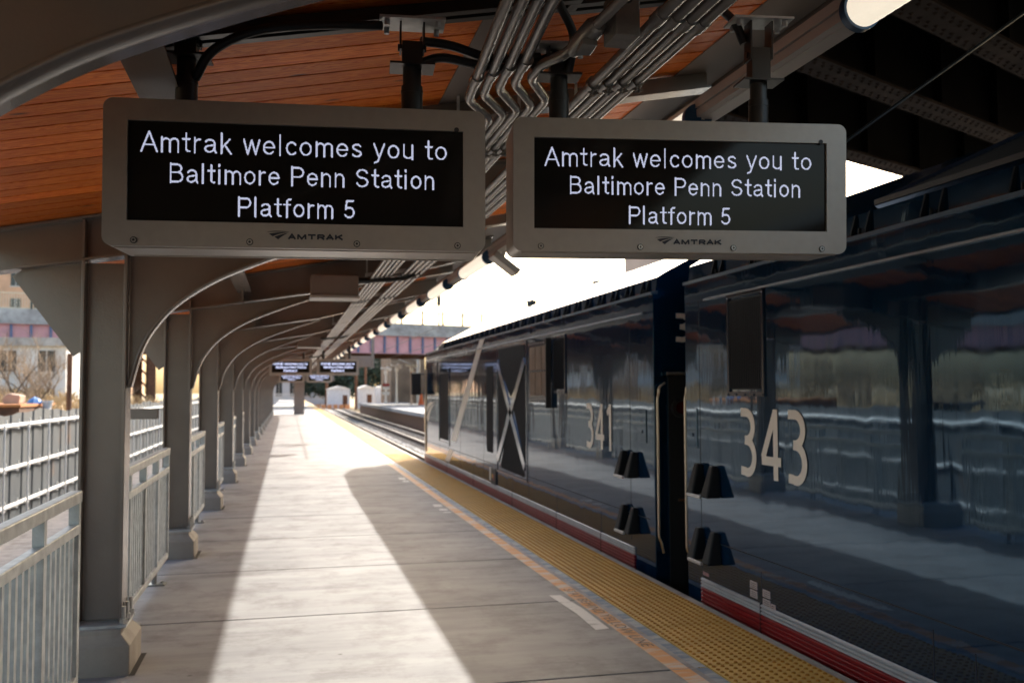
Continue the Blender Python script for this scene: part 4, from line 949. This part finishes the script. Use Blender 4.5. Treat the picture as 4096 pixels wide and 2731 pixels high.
# ribbed intake on the roof slope
rb = MB()
for k in range(26):
    u = .06+.88*k/25; x = 3.30+.62*u; z = 2.66+.325*u; rb.prism([(x-.006, z+.004), (x+.006, z+.016), (x+.012, z+.014), (x+.012, z)], 'y', -2.0, 4.75-.55*u)
rb.build("roof_intake", meshblack, B)
rb = MB()
for p, q in (((3.31, 4.80, 2.67), (3.92, 4.25, 2.995)), ((3.31, 4.80, 2.67), (3.31, -2, 2.67)), ((3.92, 4.25, 2.995), (3.92, -2, 2.995))): rb.bar(p, q, .05, .03)
for k in range(7): rb.cyl((3.315, 4.7-k*.6, 2.64), (3.30, 4.7-k*.6, 2.675), .014, 6); rb.cyl((3.92, 4.2-k*.6, 3.0), (3.91, 4.2-k*.6, 3.045), .014, 6)
rb.build("intake_frame", MATS["vent_frame_navy"], B)
ew = MB(); ew.box(3.28, 6.06, 7.192, 7.21, -.1, 1.72); ew.build("end_door_bay", black, B)

# ------------------------------------------------------------------ bridge over the near end
ob = thing("overhead_bridge", "dark riveted steel road bridge crossing above the near engine", "bridge", (8*.85, 0, 4.66), None, (0, 0, rad(26.57)))
def blocal(mb, name, m, par): return mb.build(name, m, par, local=True)
ca = math.cos(rad(26.57)); gi = [12.75*.85*ca, 10.55*.85*ca, 8.85*.85*ca, 6.9*.85*ca, 4.9*.85*ca, 2.9*.85*ca, .6*.85*ca]
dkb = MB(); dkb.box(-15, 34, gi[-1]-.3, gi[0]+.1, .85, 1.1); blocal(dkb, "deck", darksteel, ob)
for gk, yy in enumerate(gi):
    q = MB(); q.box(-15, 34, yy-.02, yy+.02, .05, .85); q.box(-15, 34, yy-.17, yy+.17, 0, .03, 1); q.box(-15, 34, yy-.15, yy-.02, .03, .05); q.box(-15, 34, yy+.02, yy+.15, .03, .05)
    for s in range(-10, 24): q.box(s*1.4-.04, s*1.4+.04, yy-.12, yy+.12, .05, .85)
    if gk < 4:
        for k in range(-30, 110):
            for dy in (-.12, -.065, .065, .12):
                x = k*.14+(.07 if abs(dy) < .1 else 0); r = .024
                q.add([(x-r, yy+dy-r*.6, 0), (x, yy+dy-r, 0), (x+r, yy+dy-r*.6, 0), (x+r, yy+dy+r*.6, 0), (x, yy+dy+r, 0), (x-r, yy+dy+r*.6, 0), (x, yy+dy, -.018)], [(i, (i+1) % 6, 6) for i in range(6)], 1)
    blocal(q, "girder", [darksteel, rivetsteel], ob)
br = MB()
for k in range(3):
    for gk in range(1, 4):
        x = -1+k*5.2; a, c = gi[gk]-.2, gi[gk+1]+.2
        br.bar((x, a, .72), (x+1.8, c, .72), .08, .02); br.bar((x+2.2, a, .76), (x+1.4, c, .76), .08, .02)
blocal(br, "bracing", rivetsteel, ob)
wr = MB(); wr.tube([(1.98, 3.45, 2.44), (4.0, 4.13, 3.74), (5.33, 4.58, 4.60)], .008, 6); tag(wr.build("wire", rubber), "thin wire running up under the dark bridge from the right display", "wire")

# ------------------------------------------------------------------ far bridge
al = math.atan2(14, 36); fb = thing("road_bridge", "distant road bridge of faded red girders under a grey concrete parapet", "bridge", (0, 95, 5.5), None, (0, 0, al))
def fbl(mb, name, m): return mb.build(name, m, fb, local=True)
q = MB(); q.box(-75, 70, 0, .05, 0, 1.75); q.box(-75, 70, -.25, .3, -.05, 0); q.box(-75, 70, -.25, .3, 1.75, 1.80); fbl(q, "girder", pink)
q = MB()
for k in range(-48, 46): q.box(k*1.5-.09, k*1.5+.09, -.2, -.0, 0, 1.75)
fbl(q, "stiffener", bluegrey)
q = MB(); q.box(-75, 70, .3, 14, .9, 1.8); fbl(q, "deck", darksteel)
q = MB(); q.box(-75, 70, 1.5, 1.7, -.1, .9); q.box(-75, 70, 4.5, 4.7, -.1, .9); q.box(-75, 70, 8.5, 8.7, -.1, .9); q.box(-75, 70, 13, 13.2, -.1, .9); fbl(q, "inner_girder", rust)
q = MB(); q.box(-75, 70, -.35, .25, 1.80, 3.05)
fbl(q, "parapet", conc3)
q = MB(); q.box(-75, 70, -.05, .0, 3.05, 3.15); q.box(-75, 70, -.05, 0, 4.35, 4.42)
for k in range(-375, 350): q.box(k*.2-.02, k*.2+.02, -.03, 0, 3.1, 4.4)
fbl(q, "picket_railing", M("cream_railing", (.60, .54, .40), .7))
q = MB()
for k in range(-30, 29): q.box(k*2.5-.07, k*2.5+.07, -.14, .05, 3.0, 4.6)
fbl(q, "railing_post", M("dark_green_post", (.02, .035, .03), .6))
for x in (-12.5, 31.5):
    for yy in (1, 6, 12):
        q = MB(); q.box(x-.35, x+.35, yy-.35, yy-.30, -7.2, -.1); q.box(x-.35, x+.35, yy+.30, yy+.35, -7.2, -.1); q.box(x-.03, x+.03, yy-.30, yy+.30, -7.2, -.1); fbl(q, "pier", rust)
    for k in range(6): q = MB(); q.bar((x, 1.4, -7+k*1.1), (x, 5.6, -6+k*1.1), .15, .1); fbl(q, "pier_brace", rust)
lp = MB(); lp.cyl((15.5, 98.8, 8.4), (15.5, 98.8, 14.5), .09, 8); lp.bar((15.5, 98.8, 14.4), (15.5, 97.4, 14.6), .15, .1); lp.cyl((15.5, 98.8, 10.5), (15.5, 98.8, 11.6), .22, 8)
tag(lp.build("bridge_lamp", blackmetal), "slender dark lamp post standing on the distant bridge", "lamp post")

# ------------------------------------------------------------------ far end of the platform and the other platform
t = thing("end_gantry", "square grey post carrying a crossbeam at the far platform end", "gantry", (.8, 67.5, 0))
b = MB(); b.box(.48, 1.18, 67.2, 67.9, 0, 2.75); b.build("post", steel_soft, t); b = MB(); b.box(-1.3, 3.2, 67.3, 67.8, 2.3, 2.65); b.build("crossbeam", steel_soft, t)
t = thing("end_fence", "white picket barrier across the far end of the platform", "fence", (-.5, 120, 0))
b = MB(); b.box(-2.2, 1.6, 120, 120.1, 1.2, 1.3); b.box(-2.2, 1.6, 120, 120.1, .2, .3)
for k in range(20): b.box(-2.2+k*.2, -2.14+k*.2, 120, 120.08, .2, 1.3)
b.build("panel", white, t)
fp = MB(); fp.box(9.3, 15.5, 68, 128, -.28, 0); fp.box(9.3, 15.5, -14, 68, -.28, 0)
tag(fp.build("far_platform", concrete), kind="structure"); fw2 = MB(); fw2.box(9.45, 15.3, -14, 128, -1.75, -.28); tag(fw2.build("far_platform_wall", rust), kind="structure")
def lamp(x, yy, h, lb, sign=False, m=white):
    t = thing("platform_lamp", lb, "lamp post", (x, yy, 0), "lamp posts on the other platform")
    b = MB(); b.cyl((x, yy, 0), (x, yy, h), .11, 10); b.cyl((x, yy, 0), (x, yy, .5), .18, 10); b.build("pole", m, t)
    b = MB(); b.tube([(x, yy, h), (x, yy, h+.25), (x, yy, h+.55)], .3, 12, taper=[.5, .8, .6]); b.build("lantern", white, t)
    b = MB(); b.obox((x, yy, h+.75), (.62, 0, -.05), (0, .35, 0), (.01, 0, .10)); b.obox((x+.35, yy, h+.72), (.28, 0, -.15), (0, .3, 0), (.05, 0, .14)); b.build("shade", white, t)
    if sign:
        for z, m2 in ((2.1, red), (1.75, white), (1.1, white)): b = MB(); b.box(x-.42, x+.42, yy-.2, yy-.12, z, z+.38); b.build("sign_plate", m2, t)
lamp(11.9, 118, 3.6, "white lamp post bearing a red and white sign plate on the other platform", True); lamp(13.0, 116, 3.9, "plain white lamp post standing right of the sign-bearing one"); lamp(14.3, 112, 3.8, "tan lamp post nearest the blue engine's nose", False, beigewall)
for x, yy, h, m, lb in ((10.5, 150, 9, rust, "dark red catenary pole beside the white sheds"), (6.6, 165, 9, rust, "brown catenary pole left of the white sheds' right half"), (16.2, 120, 6.5, galv, "pale grey catenary pole close to the blue engine's nose"), (13.7, 172, 10, rust, "thin rusty pole in front of the dark trees")):
    b = MB(); b.cyl((x, yy, -1.3), (x, yy, h), .22, 10); b.bar((x, yy, h-1), (x-3, yy, h-.6), .12, .12); b.bar((x, yy, h-2), (x-3, yy, h-.7), .08, .08); tag(b.build("catenary_pole", m), lb, "pole", "catenary poles beyond the platform")
ow = MB()
for x, z in ((4.7, 5.0), (7.7, 5.0), (10.5, 5.1), (13.2, 5.2)): ow.tube([(x, 30, z), (x, 70, z-.12), (x, 120, z), (x, 170, z)], .02, 5); 
tag(ow.build("overhead_wires", rubber), "thin overhead wires above the tracks", "wires")
def shed(x0, x1, y0_, y1_, h, lb):
    t = thing("track_shed", lb, "shed", ((x0+x1)/2, y0_, -1.3), "white equipment sheds beside the tracks")
    b = MB(); b.box(x0, x1, y0_, y1_, -1.3, h); b.build("wall", M("shed_white", (.62, .63, .65), .7), t)
    b = MB(); c = (x0+x1)/2; b.prism([(x0-.2, h), (c, h+.55), (x1+.2, h)], 'y', y0_-.2, y1_+.2); b.build("roof", white, t)
    b = MB(); b.box(x1-1.2, x1-.4, y0_-.03, y0_, -1.3, h-1.0); b.build("door", rust, t)
shed(6.6, 10.2, 160, 166, 1.9, "left white shed with a brown door"); shed(11.6, 14.2, 160, 166, 2.0, "middle white shed behind the dark pole"); shed(15.2, 20, 166, 172, 2.2, "right white shed with a long flat roof edge")
t = thing("stone_pier", "tall brown stone abutment behind the lamp posts", "abutment", (18, 130, -1.3)); b = MB(); b.box(13.6, 26, 128, 142, -1.5, 9); b.build("pier_body", stone, t); b = MB(); b.box(13.3, 26.3, 127.7, 142.3, 8.2, 9.05); b.build("cap_course", conc3, t)

def building(name, lb, x0, x1, y0_, y1_, h, m, nx_, nz, zb=0, sill=True, faces="s"):
    t = thing(name, lb, "building", ((x0+x1)/2, y0_, zb))
    b = MB(); b.box(x0, x1, y0_, y1_, zb, h); b.build("wall", m, t)
    b = MB(); b.box(x0-.3, x1+.3, y0_-.3, y1_+.3, h, h+.6); b.build("cornice", conc3, t)
    fw_ = M("window_frame", (.5, .48, .44), .6)
    for i in range(nx_):
        for j in range(nz):
            cx = x0+(x1-x0)*(i+.5)/nx_; cz = zb+(h-zb)*(j+.6)/nz; w = (x1-x0)/nx_*.22; hh = (h-zb)/nz*.28
            b = MB(); b.box(cx-w, cx+w, y0_-.06, y0_-.01, cz-hh, cz+hh); o = b.build("window", darkglass, t)
            q = MB(); q.box(cx-w-.1, cx+w+.1, y0_-.12, y0_-.005, cz-hh-.18, cz-hh-.001); q.box(cx-.04, cx+.04, y0_-.09, y0_-.061, cz-hh, cz+hh); q.build("frame", fw_, o)
building("brick_building", "orange brick building rising above the distant bridge at far left", -75, -24, 150, 175, 24, brick, 16, 6, -1)
building("white_building", "pale white building glimpsed through the bare trees", -36, -15.5, 74, 84, 4.9, palewall, 8, 2, -.5)
building("beige_building", "beige building with a dark window showing above the far engine", 44, 78, 95, 120, 22, beigewall, 9, 6, -1)
building("grey_building", "long grey blue building beyond the platform end", -6, 8.5, 210, 230, 4.6, greywall, 5, 1, -1.3)

# ------------------------------------------------------------------ vegetation
def bare_tree(x, yy, z, h, lb, sd, leafy=False):
    t = thing("bare_tree", lb, "tree", (x, yy, z), "bare trees on the slope behind the fence"); rr = random.Random(sd)
    tr = MB(); cr = MB()
    def grow(p, d, l, r, lev):
        pts = [p]; q = p.copy(); dd = d.copy()
        for k in range(4):
            dd = (dd+Vector((rr.uniform(-.2, .2), rr.uniform(-.2, .2), rr.uniform(-.05, .15)))).normalized(); q = q+dd*l/4; pts.append(q.copy())
        (tr if lev < 2 else cr).tube(pts, r, 6 if lev < 2 else 3, 0, False, [1, .85, .7, .55, .42])
        if lev >= 4: return
        for k in range({0: 6, 1: 5, 2: 5, 3: 4}[lev]):
            b = pts[rr.randint(1, 4)]; a = rr.uniform(0, 6.28); el = rr.uniform(.3, 1.0)
            nd = (dd*.7+Vector((math.cos(a)*el, math.sin(a)*el, rr.uniform(.0, .6)))).normalized(); grow(b, nd, l*rr.uniform(.5, .72), r*.48, lev+1)
    grow(Vector((x, yy, z-.3)), Vector((rr.uniform(-.1, .1), rr.uniform(-.1, .1), 1)), h*.42, .10*h/6, 0)
    tr.build("trunk", bark, t, fixn=False); cr.build("crown", twig, t, fixn=False)
spots = [(-11.5, 33, 5.5), (-9.8, 38.5, 6.2), (-13.5, 42, 7), (-10.6, 46.5, 6), (-15, 36, 6.5), (-12.5, 54, 7), (-9.5, 58, 6.5), (-17, 50, 7.5), (-14, 62, 7), (-11, 27, 5), (-10.2, 21, 5.2), (-12.4, 14, 6), (-10, 8, 5.5), (-13.5, 4, 6)]
wh = ["slim bare tree at the far left picture edge", "bare tree just left of the rusty post", "tall bare tree behind the blue tarp", "bare tree partly hidden by the nearest column", "bare tree behind the brown box", "bare tree under the distant bridge, left of the big column", "bare tree seen in the gap after the nearest column", "tall bare tree against the white building", "bare tree farthest up the slope", "bare tree outside the left picture edge, beside the debris", "bare tree outside the left picture edge, second along", "bare tree outside the left picture edge, third along", "bare tree outside the left picture edge, fourth along", "bare tree outside the left picture edge, nearest"]
for k, (x, yy, h) in enumerate(spots):
    zg = -.7+2.3*(1-math.exp(-max(0, -x-7.0)/11)); bare_tree(x, yy, zg, h*.78, wh[k], 40+k)
rr = random.Random(5); bs_ = MB()
for k in range(2600):                                   # dry brush on the slope: arching stems with small leaves
    x = -6.9-rr.random()**1.3*13; yy = 2+rr.random()*78; z = -.7+2.3*(1-math.exp(-max(0, -x-7.0)/11))
    h = rr.uniform(.5, 1.5); a = rr.uniform(0, 6.28); dx, dy = math.cos(a)*h*.5, math.sin(a)*h*.5
    bs_.add([(x-.01, yy, z), (x+.012, yy, z), (x+dx*.5, yy+dy*.5, z+h*.7), (x+dx, yy+dy, z+h)], [(0, 1, 2), (0, 2, 3)])
    for q in range(9):
        u = rr.uniform(.25, 1); lx, ly, lz = x+dx*u+rr.uniform(-.18, .18), yy+dy*u+rr.uniform(-.18, .18), z+h*u+rr.uniform(-.12, .12); s = rr.uniform(.04, .11)
        v1 = Vector((rr.uniform(-1, 1), rr.uniform(-1, 1), rr.uniform(-1, 1))).normalized()*s; v2 = Vector((rr.uniform(-1, 1), rr.uniform(-1, 1), rr.uniform(-1, 1))).normalized()*s*.6
        c = Vector((lx, ly, lz)); bs_.add([c-v1, c+v2, c+v1, c-v2], [(0, 1, 2, 3)])
tag(bs_.build("dry_brush", brushleaf, fixn=False), kind="stuff")
def evergreen_tree(x, yy, z, h, w, lb, sd):
    t = thing("evergreen_tree", lb, "tree", (x, yy, z), "dark trees beyond the sheds"); rr = random.Random(sd)
    tr = MB(); tr.tube([(x, yy, z), (x, yy, z+h*.8)], .3, 7, 0, True, [1, .4]); 
    for k in range(7): a = k*.9; tr.tube([(x, yy, z+h*(.3+.07*k)), (x+math.cos(a)*w*.35, yy+math.sin(a)*w*.35, z+h*(.4+.07*k))], .1, 5, 0, True, [1, .4])
    tr.build("trunk", bark, t, fixn=False); cr = MB()
    cl = [(rr.gauss(0, .33)*w, rr.gauss(0, .33)*w, h*(.25+.7*rr.random())) for k in range(34)]
    for k in range(3800):
        cx, cy, cz = cl[rr.randrange(34)]; s = rr.uniform(.16, .46); c = Vector((x+cx+rr.gauss(0, .11)*w, yy+cy+rr.gauss(0, .11)*w, z+cz+rr.gauss(0, .06)*h))
        v1 = Vector((rr.uniform(-1, 1), rr.uniform(-1, 1), rr.uniform(-1, 1))).normalized()*s; v2 = Vector((rr.uniform(-1, 1), rr.uniform(-1, 1), rr.uniform(-1, 1))).normalized()*s*.7
        cr.add([c-v1, c+v2, c+v1, c-v2], [(0, 1, 2, 3)])
    cr.build("crown", evergreen, t, fixn=False)
EV = [(7.5, 190, 9.5, 6, "dark evergreen behind the left white shed"), (11.5, 185, 11, 6, "dark evergreen behind the middle white shed"), (15.5, 192, 11, 7, "dark evergreen between the middle and right sheds"), (19, 187, 10, 7, "dark evergreen beside the stone abutment"), (10, 200, 12, 8, "tall dark evergreen at the back of the group"), (3.5, 235, 9, 7, "dark evergreen above the grey blue building")]
for k, (x, yy, h, w, lb) in enumerate(EV): evergreen_tree(x, yy, -1.5, h, w, lb, 90+k)

# ------------------------------------------------------------------ debris and small things behind the fence
t = thing("rusty_container", "low rust red container top showing over the fence", "container", (-6.7, 24, -.7))
b = MB(); b.box(-7.9, -5.66, 22.6, 25.6, -.7, 1.28); b.build("box_body", rust, t); b = MB(); b.box(-7.95, -5.62, 22.55, 25.65, 1.28, 1.34); b.build("rim", M("orange_rim", (.45, .17, .05), .8), t)
b = MB(); b.prism([(-6.28, 1.34), (-5.94, 1.34), (-5.92, 1.53), (-6.18, 1.58), (-6.29, 1.48)], 'y', 23.7, 24.2); tag(b.build("cardboard_box", M("cardboard", (.42, .28, .2), .9, 0, .2), bevel=.02), "crumpled brown cardboard box on the rusty container", "box")
b = MB(); rr = random.Random(2); n = 9; cx_, cy_ = -5.76, 24.3; pts = [(cx_+.17*math.cos(6.283*k/n)*rr.uniform(.8, 1.2), cy_+.2*math.sin(6.283*k/n)*rr.uniform(.8, 1.2), 1.34) for k in range(n)]
top_ = [(cx_+(p[0]-cx_)*.6, cy_+(p[1]-cy_)*.6, 1.34+rr.uniform(.08, .13)) for p in pts]
b.add(pts+top_+[(cx_, cy_, 1.50)], [(k, (k+1) % n, n+(k+1) % n, n+k) for k in range(n)]+[(n+k, n+(k+1) % n, 2*n) for k in range(n)]); tag(b.build("blue_tarp", tarpblue), "bunched blue tarp lying on the rusty container's edge", "tarp")
b = MB(); q = lambda r, z: [(-5.48+r*math.cos(6.283*k/14), 24.3+r*math.sin(6.283*k/14), z) for k in range(14)]
b.add(q(.08, 1.18)+q(.125, 1.38), [(k, (k+1) % 14, 14+(k+1) % 14, 14+k) for k in range(14)]); b.add(q(.132, 1.37)+q(.132, 1.40), [(k, (k+1) % 14, 14+(k+1) % 14, 14+k) for k in range(14)]); b.box(-5.62, -5.34, 24.2, 24.4, 1.14, 1.18); tag(b.build("plastic_basket", white), "white plastic basket beside the blue tarp", "basket")
b = MB(); b.cyl((-7.42, 36, -.7), (-7.42, 36, 2.95), .09, 8); tag(b.build("rusty_post", rust), "tall rusty steel post behind the fence", "post")
b = MB(); b.tube([(14.9, 108, 0), (14.9, 108, .55), (14.9, 108, 1.3)], .3, 10, taper=[1, .75, .35]); b.cyl((14.9, 108, 0), (14.9, 108, .08), .42, 10); tag(b.build("traffic_barrel", orangeplastic), "orange safety barrel on the other platform", "barrel")
b = MB()
for k in range(7): b.box(3.4+k*.9, 4.1+k*.9, 150, 150.2, -1.2, -.5)
tag(b.build("barrier_row", M("orange_barrier", (.7, .3, .12), .7)), "low orange barrier across the far tracks", "barrier")
